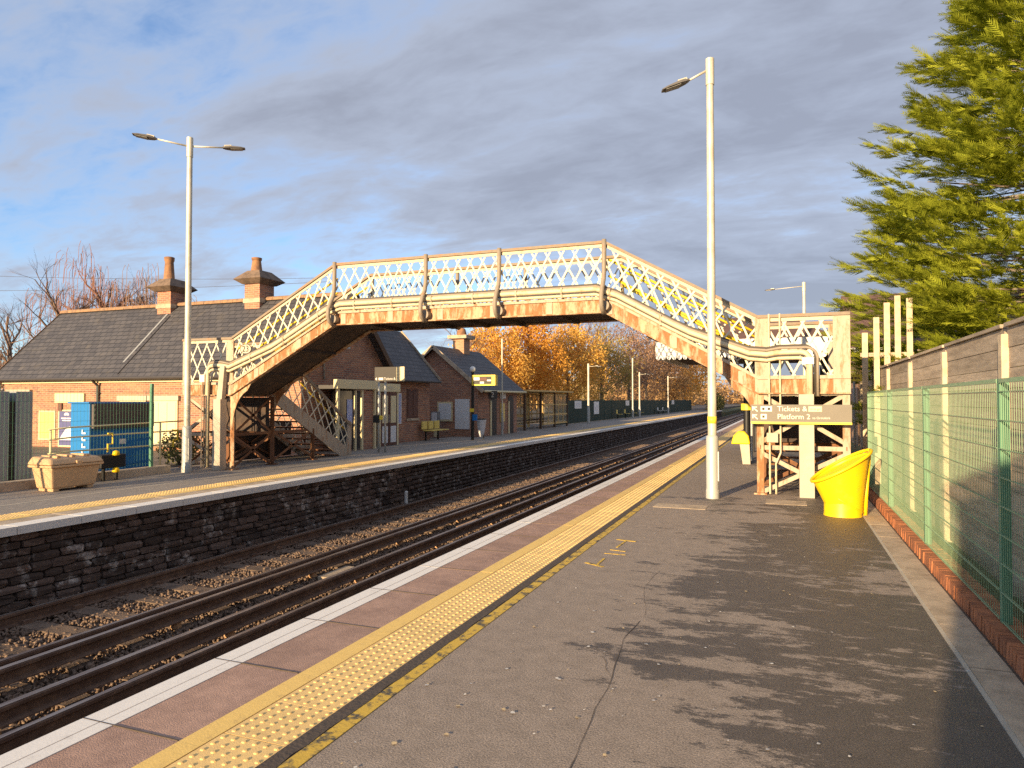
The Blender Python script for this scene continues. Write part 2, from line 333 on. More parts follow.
def tag(o, label=None, cat=None, group=None, kind=None):
    if label: o['label'] = label
    if cat: o['category'] = cat
    if group: o['group'] = group
    if kind: o['kind'] = kind
    return o
def thing(name, loc, label, cat, group=None):
    o = bpy.data.objects.new(name, None); COL.objects.link(o); o.location = loc; o.empty_display_size = .2
    return tag(o, label, cat, group)
def inst(name, me, parent, loc, rot=(0, 0, 0), scale=(1, 1, 1)):
    o = bpy.data.objects.new(name, me); COL.objects.link(o)
    if parent is not None: o.parent = parent; loc = Vector(loc) - wloc(parent)
    o.location = loc; o.rotation_euler = rot; o.scale = scale; return o
CH = {}
def copy_tree(o, parent=None):
    c = o.copy(); COL.objects.link(c); c.parent = parent
    for ch in [x for x in S.objects if x.parent == o]: copy_tree(ch, c)
    return c
def box(name, mat, parent, x0, x1, y0, y1, z0, z1, bevel=0.):
    return MB().box(x0, x1, y0, y1, z0, z1).build(name, mat, parent, bevel=bevel)
def text(name, body, mat, parent, size, loc, rot, align='LEFT', depth=.0015, sx=1.0):
    cu = bpy.data.curves.new('t', 'FONT'); cu.body = body; cu.size = size; cu.align_x = align; cu.align_y = 'CENTER'; cu.extrude = depth; cu.resolution_u = 2
    t = bpy.data.objects.new('t', cu); COL.objects.link(t); bpy.context.view_layer.update()
    me = bpy.data.meshes.new_from_object(t.evaluated_get(bpy.context.evaluated_depsgraph_get())); bpy.data.objects.remove(t)
    me.materials.clear(); me.materials.append(MATS[mat])
    o = inst(name, me, parent, loc, rot, (sx, 1, 1)); return o
FRONT = (R(90), 0, 0)            # reads from -Y
SIDE = (R(90), 0, R(90))         # reads from +X
def npmesh(name, V, F, mat):
    """fast mesh from arrays: V (n,3), F (m,k)"""
    me = bpy.data.meshes.new(name); V = np.asarray(V, np.float32); F = np.asarray(F, np.int32); k = F.shape[1]
    me.vertices.add(len(V)); me.vertices.foreach_set('co', V.ravel()); me.loops.add(F.size); me.loops.foreach_set('vertex_index', F.ravel())
    me.polygons.add(len(F)); me.polygons.foreach_set('loop_start', np.arange(0, F.size, k, dtype=np.int32)); me.update(calc_edges=True); me.materials.append(MATS[mat]); return me

# ================================================================== THE SETTING
YB, YF = -12.0, 118.0             # platform ends
def sheet(name, x0, x1, y0, y1, z, mat):
    o = MB().add([(x0, y0, z), (x1, y0, z), (x1, y1, z), (x0, y1, z)], [(0, 1, 2, 3)]).build(name, mat); return tag(o, kind='structure')
sheet('ground', -900, 900, -300, 1600, -1.22, 'earth')
tag(MB().box(-600, -13.52, -60, 900, -1.3, -.06).build('yard_ground', 'yard'), kind='structure')
tag(MB().box(1.62, 600, -60, 900, -1.3, -.08).build('verge_ground', 'grass'), kind='structure')
tag(MB().box(-13.5, -9.9, YF, 900, -1.3, -.5).build('embankment', 'grass'), kind='structure')

def ballast():
    # bed with gentle shoulders
    xs = np.linspace(-9.6, -3.4, 32); ys = np.concatenate([np.linspace(-12, 40, 160), np.linspace(41, 400, 60)])
    X, Y = np.meshgrid(xs, ys); Z = -1.135 + .025 * np.sin(X * 5.1) * np.cos(Y * 2.3) + rng.normal(0, .008, X.shape)
    V = np.stack([X, Y, Z], -1).reshape(-1, 3); nx = len(xs)
    idx = np.arange(len(V)).reshape(len(ys), nx)
    F = np.stack([idx[:-1, :-1], idx[:-1, 1:], idx[1:, 1:], idx[1:, :-1]], -1).reshape(-1, 4)
    o = bpy.data.objects.new('track_bed', npmesh('track_bed', V, F, 'ballast_bed')); COL.objects.link(o); tag(o, kind='structure')
    # loose stones
    base = np.array([(1, 0, 0), (-1, 0, 0), (0, 1, 0), (0, -1, 0), (0, 0, 1), (0, 0, -1)], float)
    tri = np.array([(0, 2, 4), (2, 1, 4), (1, 3, 4), (3, 0, 4), (2, 0, 5), (1, 2, 5), (3, 1, 5), (0, 3, 5)])
    parts = []
    for y0, y1, dens, s in ((2, 12, 620, .026), (12, 24, 330, .030), (24, 60, 90, .038)):
        n = int((y1 - y0) * 5.6 * dens)
        P = np.stack([rng.uniform(-9.45, -3.9, n), rng.uniform(y0, y1, n), rng.normal(-1.096, .010, n)], -1)
        sz = rng.uniform(.6, 1.35, (n, 1, 1)) * s
        q = rng.normal(size=(n, 3, 3)); Q, _ = np.linalg.qr(q)
        v = base[None] * rng.uniform(.6, 1.3, (n, 6, 1)); v[..., 2] *= .75
        v = np.einsum('nij,nkj->nki', Q, v) * sz + P[:, None]; parts.append(v.reshape(-1, 3))
    V = np.concatenate(parts); n = len(V) // 6
    F = (tri[None] + (np.arange(n) * 6)[:, None, None]).reshape(-1, 3)
    o = bpy.data.objects.new('ballast_stones', npmesh('ballast_stones', V, F, 'ballast')); COL.objects.link(o)
    tag(o, 'brown crushed stone ballast between the sleepers', 'ballast', kind='stuff')
ballast()

def rail_profile(cx, zt, w=.07, h=.16):
    return [(cx - w / 2, zt - .012), (cx - w / 2 + .012, zt), (cx + w / 2 - .012, zt), (cx + w / 2, zt - .012), (cx + w / 2, zt - .04), (cx + .012, zt - .055), (cx + .012, zt - h + .025),
            (cx + w, zt - h + .01), (cx + w, zt - h), (cx - w, zt - h), (cx - w, zt - h + .01), (cx - .012, zt - h + .025), (cx - .012, zt - .055), (cx - w / 2, zt - .04)]
def add_rail(name, parent, cx, zt, w=.07, h=.16, y0=-12, y1=400):
    mb = MB(); mb.cur = 0; mb.prism(rail_profile(cx, zt, w, h), 'y', y0, y1)
    mb.cur = 1; mb.add([(cx - w / 2 + .008, y0, zt + .002), (cx + w / 2 - .008, y0, zt + .002), (cx + w / 2 - .008, y1, zt + .002), (cx - w / 2 + .008, y1, zt + .002)], [(0, 1, 2, 3)])
    return mb.build(name, ['rail_side', 'rail_top'], parent)
slp = MB().prism([(-1.25, -1.20), (-1.25, -1.09), (-1.23, -1.075), (1.23, -1.075), (1.25, -1.09), (1.25, -1.20)], 'y', -.13, .13).mesh('sleeper', 'sleeper')
chm = MB().box(-.11, .11, -.075, .075, -1.078, -1.06).box(-.10, -.045, -.05, .05, -1.06, -1.03).box(.045, .10, -.05, .05, -1.06, -1.03).mesh('rail_chair', 'rail_side')
def track(cx, label):
    t = thing('railway_track', (cx, 0, -1.2), label, 'railway track')
    for s in (-.7525, .7525): add_rail('rail', t, cx + s, -.915)
    y = -2.0; k = 0
    while y < 62:
        yy = y + random.uniform(-.03, .03)
        o = inst('sleeper', slp, t, (cx + random.uniform(-.03, .03), yy, random.uniform(-.008, .006)), (0, 0, random.uniform(-.012, .012)))
        if y < 26:
            for s in (-.7525, .7525): inst('rail_chair', chm, t, (cx + s, yy, .001))
        y += .66; k += 1
    return t
track(-4.90, 'near railway track whose rails run beside the white platform edge')
track(-8.06, 'far railway track running along the dark stone platform wall')
potm = MB().lathe([(.055, -1.09), (.07, -1.06), (.05, -1.035), (.062, -1.01), (.04, -.985)], 0, 0, 10).mesh('insulator_pot', 'pot', smooth=True)
def conductor(cx, label):
    t = thing('conductor_rail', (cx, 0, -1.1), label, 'conductor rail')
    add_rail('rail', t, cx, -.845, .085, .15)
    y = 1.2
    while y < 60: inst('insulator_pot', potm, t, (cx + random.uniform(-.01, .01), y, 0)); y += 2.64
conductor(-6.06, 'dark raised conductor rail beside the near track')
conductor(-6.90, 'dark raised conductor rail on orange pots beside the far track')
MB().box(-6.72, -6.22, 9.0, 9.75, -1.14, -1.03).build('cable_cover', 'concrete', bevel=.01); tag(bpy.data.objects['cable_cover'], 'flat grey concrete cover slab lying between the two tracks', 'cover')
for k, (x, y) in enumerate([(-6.5, 14.6), (-6.55, 16.0)]):
    tag(MB().box(x - .17, x + .17, y - .9, y + .2, -1.13, -1.05).build('cable_cover', 'pot', bevel=.01), ('nearer' if k == 0 else 'farther') + ' sandy orange strip of cover between the distant tracks', 'cover')
tag(MB().cyl((-6.45, 5.9, -1.04), (-6.36, 6.16, -1.02), .03, .03, 10).build('drinks_bottle', 'mesh_green'), 'pale green empty drinks bottle lying on the ballast', 'bottle')
mb = MB().lathe([(.03, -1.10), (.045, -1.08), (.045, -.76), (.03, -.74)], -9.42, 16.4, 8); tag(mb.build('drain_pipe', 'white'), 'short white pipe stub standing against the stone platform wall', 'pipe')

# ------------------------------------------------------------------ near platform
np_ = tag(MB().box(-3.36, 1.6, YB, YF, -1.3, -.062).build('near_platform', 'wall_back'), kind='structure')
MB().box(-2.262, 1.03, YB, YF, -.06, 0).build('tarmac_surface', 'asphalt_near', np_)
slab = MB(); slab.cur = 0; slab.box(-3.46, -2.655, -.4572, .4572, -.061, 0)
cop_me = slab.mesh('coping_slab', 'coping')
nose_me = MB().box(-3.462, -3.342, -.4573, .4573, -.058, .004).box(-3.334, -3.245, -.4573, .4573, -.001, .004).mesh('white_edge', 'white_paint')
jnt_me = MB().box(-3.463, -2.80, -.461, -.4535, -.05, .0052).mesh('joint', 'seam')
str_me = MB().box(-2.79, -2.656, -.4574, .4574, -.002, .0035).mesh('yellow_stripe', 'yellow_paint')
y = YB + .46
while y < YF:
    o = inst('coping_slab', cop_me, np_, (0, y, random.uniform(-.001, .001))); inst('joint', jnt_me, o, (random.uniform(-.002, .002), y, 0), (0, 0, random.uniform(-.006, .006)))
    inst('white_edge', nose_me, o, (0, y, o.location.z + wloc(np_).z)); inst('yellow_stripe', str_me, o, (0, y, o.location.z + wloc(np_).z))
    y += .915
def tile_mesh(x0, fine):
    mb = MB().box(x0, x0 + .394, -.1988, .1988, -.05, .001)
    for i in range(6):
        for j in range(6):
            cx = x0 + .394 * (i + .5) / 6; cy = -.197 + .394 * (j + .5) / 6
            if fine: mb.lathe([(.0135, .0005), (.0115, .0045), (.007, .006)], cx, cy, 8)
            else: mb.lathe([(.014, .0005), (.009, .006)], cx, cy, 5)
    return mb.mesh('tactile_tile', 'tactile')
t1, t2 = tile_mesh(-2.652, True), tile_mesh(-2.652, False)
y = -3.0; k = 0
while y < 90:
    inst('tactile_tile', t1 if y < 9 else t2, np_, (0, y, random.uniform(-.0008, .0008)), (0, 0, random.uniform(-.002, .002))); y += .4; k += 1
MB().box(-2.262, -2.19, YB, YF, -.03, -.006).box(-2.19, -2.175, YB, YF, -.03, .002).build('bitumen_seam', 'seam', np_)
MB().box(-2.175, -2.085, YB, YF, -.01, .0042).build('yellow_line', 'yellow_worn', np_)
# dark jagged edge between tarmac and tiles
mb = MB(); yy = YB
pts = []
while yy < 40: pts.append((-2.178 + random.uniform(-.010, .012), yy)); yy += random.uniform(.08, .3)
for a, b_ in zip(pts, pts[1:]): mb.add([(-2.264, a[1], .0062), (a[0], a[1], .0062), (b_[0], b_[1], .0062), (-2.264, b_[1], .0062)], [(0, 1, 2, 3)])
mb.build('broken_edge', 'seam', np_)
# cracks
def crack(pts, w):
    mb = MB(); n = len(pts)
    L = []; 
    for i in range(n - 1):
        for t in (0, .25, .5, .75):
            p = Vector(pts[i]).lerp(Vector(pts[i + 1]), t); L.append((p.x + random.uniform(-.012, .012), p.y, w * random.uniform(.4, 1.3)))
    for a, b_ in zip(L, L[1:]): mb.add([(a[0] - a[2], a[1], .003), (a[0] + a[2], a[1], .003), (b_[0] + b_[2], b_[1], .003), (b_[0] - b_[2], b_[1], .003)], [(0, 1, 2, 3)])
    mb.build('crack', 'seam', np_)
crack([(-.90, 2.6), (-.92, 3.1), (-.97, 3.6), (-.99, 4.2), (-1.07, 4.9), (-1.02, 5.5)], .0026)
crack([(-.99, 4.2), (-1.06, 4.35), (-1.16, 4.6)], .0018)
crack([(-1.02, 5.5), (-1.2, 6.3), (-1.15, 7.2)], .0013)
# ironwork lids let into the tarmac
for (x, y, w, d) in ((-1.55, 11.3, .8, .42), (.0, 12.35, .62, .5)):
    MB().box(x - w / 2, x + w / 2, y - d / 2, y + d / 2, -.03, .005).build('access_cover', 'concrete', np_)
# sprayed survey marks
mb = MB()
for (x0, y0, x1, y1, w) in ((-1.93, 7.05, -1.72, 6.93, .02), (-1.80, 7.0, -1.80, 7.3, .013), (-1.9, 8.35, -1.66, 8.3, .02), (-1.78, 8.3, -1.80, 7.9, .012), (-1.86, 7.55, -1.62, 7.55, .012), (-1.84, 7.75, -1.66, 7.72, .012)):
    mb.bar((x0, y0, .003), (x1, y1, .003), w * 2, .003, (0, 0, 1))
mb.build('spray_mark', 'yellow_worn', np_)
# gutter slabs, brick-on-edge kerb
gm = MB().box(1.06, 1.285, -.4488, .4488, -.05, .012).mesh('gutter_slab', 'concrete'); em = MB().box(1.03, 1.058, -.449, .449, -.05, .006).mesh('edging', 'concrete_pale')
y = YB + .5
while y < 19.5:
    o = inst('gutter_slab', gm, np_, (0, y, random.uniform(-.002, .002)), (0, 0, random.uniform(-.004, .004))); y += .9
    inst('edging', em, np_, (0, y - .9, 0))
MB().box(1.28, 1.6, YB, 19.5, -.05, .004).build('kerb_bed', 'seam', np_)
kw = thing('kerb_wall', (1.4, 0, 0), 'low red brick kerb along the foot of the green mesh fence', 'kerb')
bme = []
for q in range(5):
    mb = MB(); v = []
    for z in (0.004, .118):
        for (x, yv) in ((1.31, -.033), (1.31, .033), (1.53, .033), (1.53, -.033)): v.append((x + random.uniform(-.003, .003) + (.004 if z > .05 and x < 1.4 else 0), yv + random.uniform(-.002, .002), z + (random.uniform(-.004, .004) if z > .05 else 0)))
    mb.add(v, [(0, 3, 2, 1), (4, 5, 6, 7), (0, 1, 5, 4), (1, 2, 6, 5), (2, 3, 7, 6), (3, 0, 4, 7)])
    bme.append(mb.mesh('brick', 'kerb_brick', (1.4, 0, 0)))
y = 2.5; 
while y < 14.2:
    o = bpy.data.objects.new('brick', random.choice(bme)); COL.objects.link(o); o.parent = kw; o.location = (random.uniform(-.004, .004), y, 0); y += .0735
tag(MB().box(1.325, 1.515, 2.4, 14.25, .004, .108).build('mortar', 'concrete', kw))
# flecks of leaf and gum
def flecks():
    V = []; F = []
    for k in range(260):
        x = random.uniform(-2.0, 1.25); yv = 2.6 + 14 * random.random() ** 1.6; r = random.uniform(.004, .016)
        a0 = random.random() * 6; o = len(V); m = 5
        for j in range(m): a = a0 + j * 2 * math.pi / m; V.append((x + r * math.cos(a) * random.uniform(.6, 1.2), yv + r * math.sin(a) * random.uniform(.6, 1.2), .0055 + random.uniform(0, .003)))
        F.append(tuple(range(o, o + m)))
    me = bpy.data.meshes.new('litter'); me.from_pydata(V, [], F)
    for m in ('gum', 'leaf_litter'): me.materials.append(MATS[m])
    for p in me.polygons: p.material_index = int(random.random() < .45)
    o = bpy.data.objects.new('fallen_flecks', me); COL.objects.link(o); tag(o, 'pale flecks of leaf and gum scattered on the tarmac', 'litter', kind='stuff')
flecks()

# ------------------------------------------------------------------ far platform
fp = tag(MB().box(-14.2, -9.66, YB, YF, -1.3, -.102).build('far_platform', 'wall_back'), kind='structure')
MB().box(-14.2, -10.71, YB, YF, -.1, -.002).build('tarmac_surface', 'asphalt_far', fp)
cs = MB().box(-10.3, -9.80, -.45, .45, -.1, 0).mesh('coping_slab', 'concrete'); cn = MB().box(-9.798, -9.50, -.452, .452, -.105, .004).mesh('white_edge', 'white_paint'); cy_ = MB().box(-10.29, -10.15, -.4572, .4572, -.002, .0035).mesh('yellow_stripe', 'yellow_paint')
y = YB + .46
while y < YF:
    o = inst('coping_slab', cs, fp, (0, y, random.uniform(-.003, .003))); inst('white_edge', cn, o, (0, y, 0)); inst('yellow_stripe', cy_, o, (0, y, 0)); y += .915
MB().box(-10.70, -10.31, 90, YF, -.05, .003).build('tactile_strip', 'tactile', fp); MB().box(-2.652, -2.262, 90, YF, -.05, .003).build('tactile_strip', 'tactile', np_)
t3 = tile_mesh(-10.70, False); y = 4.0
while y < 89.8: inst('tactile_tile', t3, fp, (0, y, random.uniform(-.002, .002))); y += .4
MB().box(-11.62, -11.56, YB, 30, -.01, .002).build('pale_line', 'concrete_pale', fp)
def stone_wall():
    protos = []
    for q in range(9):
        bm = bmesh.new(); bmesh.ops.create_cube(bm, size=1.0); bmesh.ops.subdivide_edges(bm, edges=bm.edges[:], cuts=1, use_grid_fill=True)
        for v in bm.verts:
            c = sum(abs(abs(a) - .5) < .01 for a in v.co); k = {3: .86, 2: .95, 1: 1.0, 0: 1.0}[c]
            v.co = Vector((v.co.x * k + random.uniform(-.14, .14), v.co.y * k + random.uniform(-.03, .03), v.co.z * k + random.uniform(-.05, .05)))
        me = bpy.data.meshes.new('stone'); bm.to_mesh(me); bm.free(); me.materials.append(MATS['stone_dark']); protos.append(me)
    rows = []; z = -1.14
    while z < -.14: h = random.uniform(.085, .14); h = min(h, -.115 - z); rows.append((z, h)); z += h
    allst = []
    for (z, h) in rows:
        y = 2.0 + random.uniform(0, .3)
        while y < YF:
            ln = random.uniform(.18, .58); allst.append((y, ln, z, h)); y += ln
    allst.sort(); near = [s for s in allst if s[0] > 4.6][:300]; cut = near[-1][0]; rest = [s for s in allst if s[0] > cut]
    for (y, ln, z, h) in near:
        o = inst('stone', random.choice(protos), fp, (-9.66 + random.uniform(-.012, .025), y + ln / 2, z + h / 2), (random.choice((0, math.pi)), 0, random.uniform(-.02, .02)), (.10, ln - .012, h - .012))
    Vs = []; Fs = []; o0 = 0
    for (y, ln, z, h) in rest:
        me = random.choice(protos); n = len(me.vertices); v = np.empty(n * 3); me.vertices.foreach_get('co', v); v = v.reshape(-1, 3) * (.10, ln - .012, h - .012) + (-9.66 + random.uniform(-.012, .025), y + ln / 2, z + h / 2)
        f = np.array([p.vertices[:] for p in me.polygons]) + o0; Vs.append(v); Fs.append(f); o0 += n
    o = bpy.data.objects.new('distant_stones', npmesh('distant_stones', np.concatenate(Vs), np.concatenate(Fs), 'stone_dark')); COL.objects.link(o); o.parent = fp; o['kind'] = 'stuff'
stone_wall()

# ================================================================== FOOTBRIDGE
TOP = [(-14.0, 3.18), (-12.45, 3.18), (-9.48, 4.76), (-3.25, 4.76), (-.45, 3.18), (1.05, 3.18)]
YN, YK = 13.3, 14.75             # front and back girder planes
def topz(x):
    for (a, za), (b_, zb) in zip(TOP, TOP[1:]):
        if a <= x <= b_: return za + (zb - za) * (x - a) / (b_ - a)
    return TOP[0][1] if x < TOP[0][0] else TOP[-1][1]
bridge = thing('footbridge', (-6.5, 14.0, 0), 'cream and rust lattice iron footbridge arching over both railway tracks', 'footbridge')
def strip(y0, y1, o0, o1, x0=-14.0, x1=1.05):
    """plate between two depths below the top line"""
    xs = [x0] + [x for x, _ in TOP if x0 < x < x1] + [x1]; mb = MB()
    for a, b_ in zip(xs, xs[1:]):
        za, zb = topz(a), topz(b_)
        mb.add([(a, y0, za - o1), (b_, y0, zb - o1), (b_, y1, zb - o1), (a, y1, za - o1), (a, y0, za - o0), (b_, y0, zb - o0), (b_, y1, zb - o0), (a, y1, za - o0)],
               [(0, 3, 2, 1), (4, 5, 6, 7), (0, 1, 5, 4), (1, 2, 6, 5), (2, 3, 7, 6), (3, 0, 4, 7)])
    return mb
SEC = [(-13.82, -12.62, .30, .52), (-12.45, -9.48, .285, .57), (-9.48, -3.25, .285, .57), (-3.25, -.45, .285, .57), (-.27, .78, .30, .52)]
for yp, sgn in ((YN, 1), (YK, -1)):
    strip(yp - .05, yp + .05, -.02, .035).build('top_rail', 'rail_brown', bridge)
    strip(yp - .012 * sgn, yp + .002 * sgn, .035, .10).build('rail_angle', 'bridge_cream', bridge)
    strip(yp - .014 * sgn, yp + .004 * sgn, 1.10, 1.37).build('girder_plate', 'bridge_rust', bridge)
    strip(yp - .07, yp + .07, 1.37, 1.395).build('bottom_flange', 'bridge_rust', bridge)
    strip(yp - .05 * sgn, yp - .016 * sgn, 1.07, 1.13).build('lower_angle', 'bridge_beige', bridge)
    for (x0, x1, pitch, run) in SEC:
        n0 = int((x1 - x0 + run) / pitch) + 2
        for fam in (0, 1):
            for k in range(n0):
                b0 = x0 - run + k * pitch + (.5 * pitch if fam else 0); t0, t1_ = 0., 1.
                f = (lambda t: b0 + run * t) if fam == 0 else (lambda t: b0 + run * (1 - t))
                ts = [t / 40 for t in range(41) if x0 <= f(t / 40) <= x1]
                if len(ts) < 6: continue
                a, e = ts[0], ts[-1]; pa, pe = f(a), f(e); yy = yp + (.004 + .013 * fam) * sgn
                za = topz(pa) - (1.10 - 1.02 * a); ze = topz(pe) - (1.10 - 1.02 * e)
                MB().bar((pa, yy, za), (pe, yy, ze), .034, .010).build('lattice_bar', 'lattice_cream', bridge)
    # upright plates at the landings
    for (x0, x1) in ((-14.0, -13.83), (-12.61, -12.40), (-.50, -.27), (.78, 1.05)):
        xm = (x0 + x1) / 2; z1_ = min(topz(x0), topz(x1)) - .03
        mb = MB().box(x0, x1, yp - .022 * sgn, yp + .02 * sgn, 1.80, z1_)
        for zz in np.arange(1.95, z1_ - .05, .16):
            for xx in (x0 + .03, x1 - .03): mb.cyl((xx, yp - .021 * sgn, zz), (xx, yp - .032 * sgn, zz), .011, .008, 6)
        mb.build('upright_plate', 'bridge_beige', bridge)
for x in np.arange(-11.7, -.7, 1.22):
    MB().bar((x, YN - .021, topz(x) - 1.13), (x, YN - .021, topz(x) - 1.372), .13, .012).build('cover_strip', 'bridge_beige', bridge)
# rivets along the girder plate seen from the camera
mb = MB()
for x in np.arange(-12.3, -.5, .21):
    for off in (1.16, 1.33): mb.cyl((x, YN - .013, topz(x) - off), (x, YN - .026, topz(x) - off), .012, .008, 6)
tag(mb.build('rivets', 'bridge_rust', bridge), kind='stuff')
# curved stanchions with hooked feet
for i, x in enumerate((-9.48, -7.15, -5.45, -3.25)):
    for sgn, y0 in ((-1, YN), (1, YK)):
        prof = [(.055, 4.80), (.055, 4.45), (.06, 4.20), (.10, 4.02), (.20, 3.86), (.28, 3.70), (.29, 3.55), (.23, 3.43), (.12, 3.37), (.03, 3.38)]
        MB().tube([(x, y0 + sgn * d, z) for d, z in prof], .046, 8).build('stanchion', 'bridge_grey', bridge, smooth=True)
        if sgn < 0: MB().cyl((x + .02, y0 - .16, 3.50), (x + .02, y0 - .02, 3.50), .10, .10, 14).build('stanchion_foot', 'bridge_grey', bridge)
# walkway: boards, soffit and cross beams
DECK = 1.22
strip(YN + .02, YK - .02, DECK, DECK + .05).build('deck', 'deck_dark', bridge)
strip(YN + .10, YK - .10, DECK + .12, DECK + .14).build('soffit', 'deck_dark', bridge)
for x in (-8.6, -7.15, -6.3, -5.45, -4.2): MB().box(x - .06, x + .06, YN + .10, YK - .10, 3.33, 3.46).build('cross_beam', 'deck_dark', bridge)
for x in (-11.5, -10.5, -2.4, -1.4): MB().box(x - .05, x + .05, YN + .06, YK - .06, topz(x) - 1.40, topz(x) - 1.32).build('cross_beam', 'deck_dark', bridge)
for x0, x1, s in ((-12.40, -9.5, 1), (-.5, -3.23, -1)):
    for k in range(10):
        x = x0 + (x1 - x0) * (k + .5) / 10; z = topz(x) - DECK; MB().box(x - .16, x + .16, YN + .03, YK - .03, z + .0, z + .09).build('tread', 'deck_dark', bridge)
# yellow handrails inside
for yy in (YN + .10, YK - .10):
    for xa, xb in ((-12.4, -9.5), (-3.2, -.5)):
        MB().tube([(xa, yy, topz(xa) - .30), (xb, yy, topz(xb) - .30)], .024, 8).build('handrail', 'handrail_yellow', bridge, smooth=True)
        MB().tube([(xa, yy, topz(xa) - .62), (xb, yy, topz(xb) - .62)], .024, 8).build('handrail', 'handrail_yellow', bridge, smooth=True)
# pipes and cables clipped along the outside
def path(off_span, off_land, yy, xa=-12.9, xb=.38):
    P = []
    for x in np.concatenate([np.linspace(xa, -12.45, 3), np.linspace(-12.3, -9.7, 8), np.linspace(-9.3, -3.4, 6), np.linspace(-3.0, -.6, 8), np.linspace(-.3, xb, 4)]):
        w = min(1, max(0, min((x + 12.7) / 1.6, (-x - .1) / 1.6))); P.append((x, yy, topz(x) - (off_land + (off_span - off_land) * w)))
    return P
for nm, m, r, a, b_, yy, xb in (('conduit_pipe', 'pipe_cream', .050, .93, .66, YN - .10, .25), ('conduit_pipe', 'pipe_cream', .034, 1.03, .76, YN - .09, .22), ('cable', 'cable_dark', .020, .835, .54, YN - .07, .30), ('cable', 'bridge_grey', .026, .872, .58, YN - .09, .34), ('cable', 'cable_dark', .014, .985, .715, YN - .12, .28)):
    P = path(a, b_, yy, -12.95, xb); z1_ = P[-1][2]; z0_ = P[0][2]; xe = P[-1][0]; xs_ = P[0][0]
    bend = .16 + .03 * (a < .9)
    down = [(xe + bend * math.sin(t), yy, z1_ - bend * (1 - math.cos(t))) for t in np.linspace(.3, math.pi / 2, 5)] + [(xe + bend, yy, 1.75)]
    down2 = [(xs_ - bend * math.sin(t), yy, z0_ - bend * (1 - math.cos(t))) for t in np.linspace(math.pi / 2, .3, 5)]
    MB().tube([(xs_ - bend, yy, .05)] + down2 + P + down, r, 8).build(nm, m, bridge, smooth=True)
    for x in np.linspace(-11.8, -1.2, 12):
        if r > .03:
            w = min(1, max(0, min((x + 12.7) / 1.6, (-x - .1) / 1.6))); zz = topz(x) - (b_ + (a - b_) * w); MB().box(x - .02, x + .02, yy - r - .006, YN, zz - r - .006, zz + r + .006).build('pipe_clip', 'bridge_beige', bridge)
for k, x in enumerate((-13.18, -13.26, -13.34)):
    MB().tube([(x, YN - .06, .03), (x, YN - .06, 1.9), (x + .05, YN - .06, 2.3)], .016, 6).build('cable', 'cable_dark' if k % 2 else 'bridge_beige', bridge)
for k, x in enumerate((.02, .10, -.26, -.16)):
    if k < 2: continue
    MB().tube([(x, YN - .055, .02), (x, YN - .055, .55), (x + (.08 if k == 3 else 0), YN - .055, .75), (x + (.08 if k == 3 else 0), YN - .055, 3.21)], .016, 6).build('conduit', 'pipe_cream', bridge)
MB().box(-.31, -.12, YN - .10, YN - .03, .93, 1.10).build('junction_box', 'concrete_pale', bridge, bevel=.008)
MB().box(.28, .47, YN - .17, YN - .13, 2.30, 2.42).build('name_plate', 'sign_white', bridge)
MB().box(-13.38, -13.22, YN - .10, YN - .06, 2.12, 2.30).build('name_plate', 'sign_white', bridge)
# bridge number
npl = MB(); el = [(-11.98 + .165 * math.cos(a), 2.90 + .115 * math.sin(a)) for a in np.linspace(0, 2 * math.pi, 28, endpoint=False)]
npl.prism(el, 'y', YN - .075, YN - .06); npo = npl.build('number_plate', 'plate_cream', bridge)
rim = MB().tube([(-11.98 + .165 * math.cos(a), YN - .072, 2.90 + .115 * math.sin(a)) for a in np.linspace(0, 2 * math.pi, 29)], .010, 6).build('rim', 'cable_dark', npo)
text('digits', '23', 'black', npo, .21, (-11.98, YN - .079, 2.895), FRONT, 'CENTER')
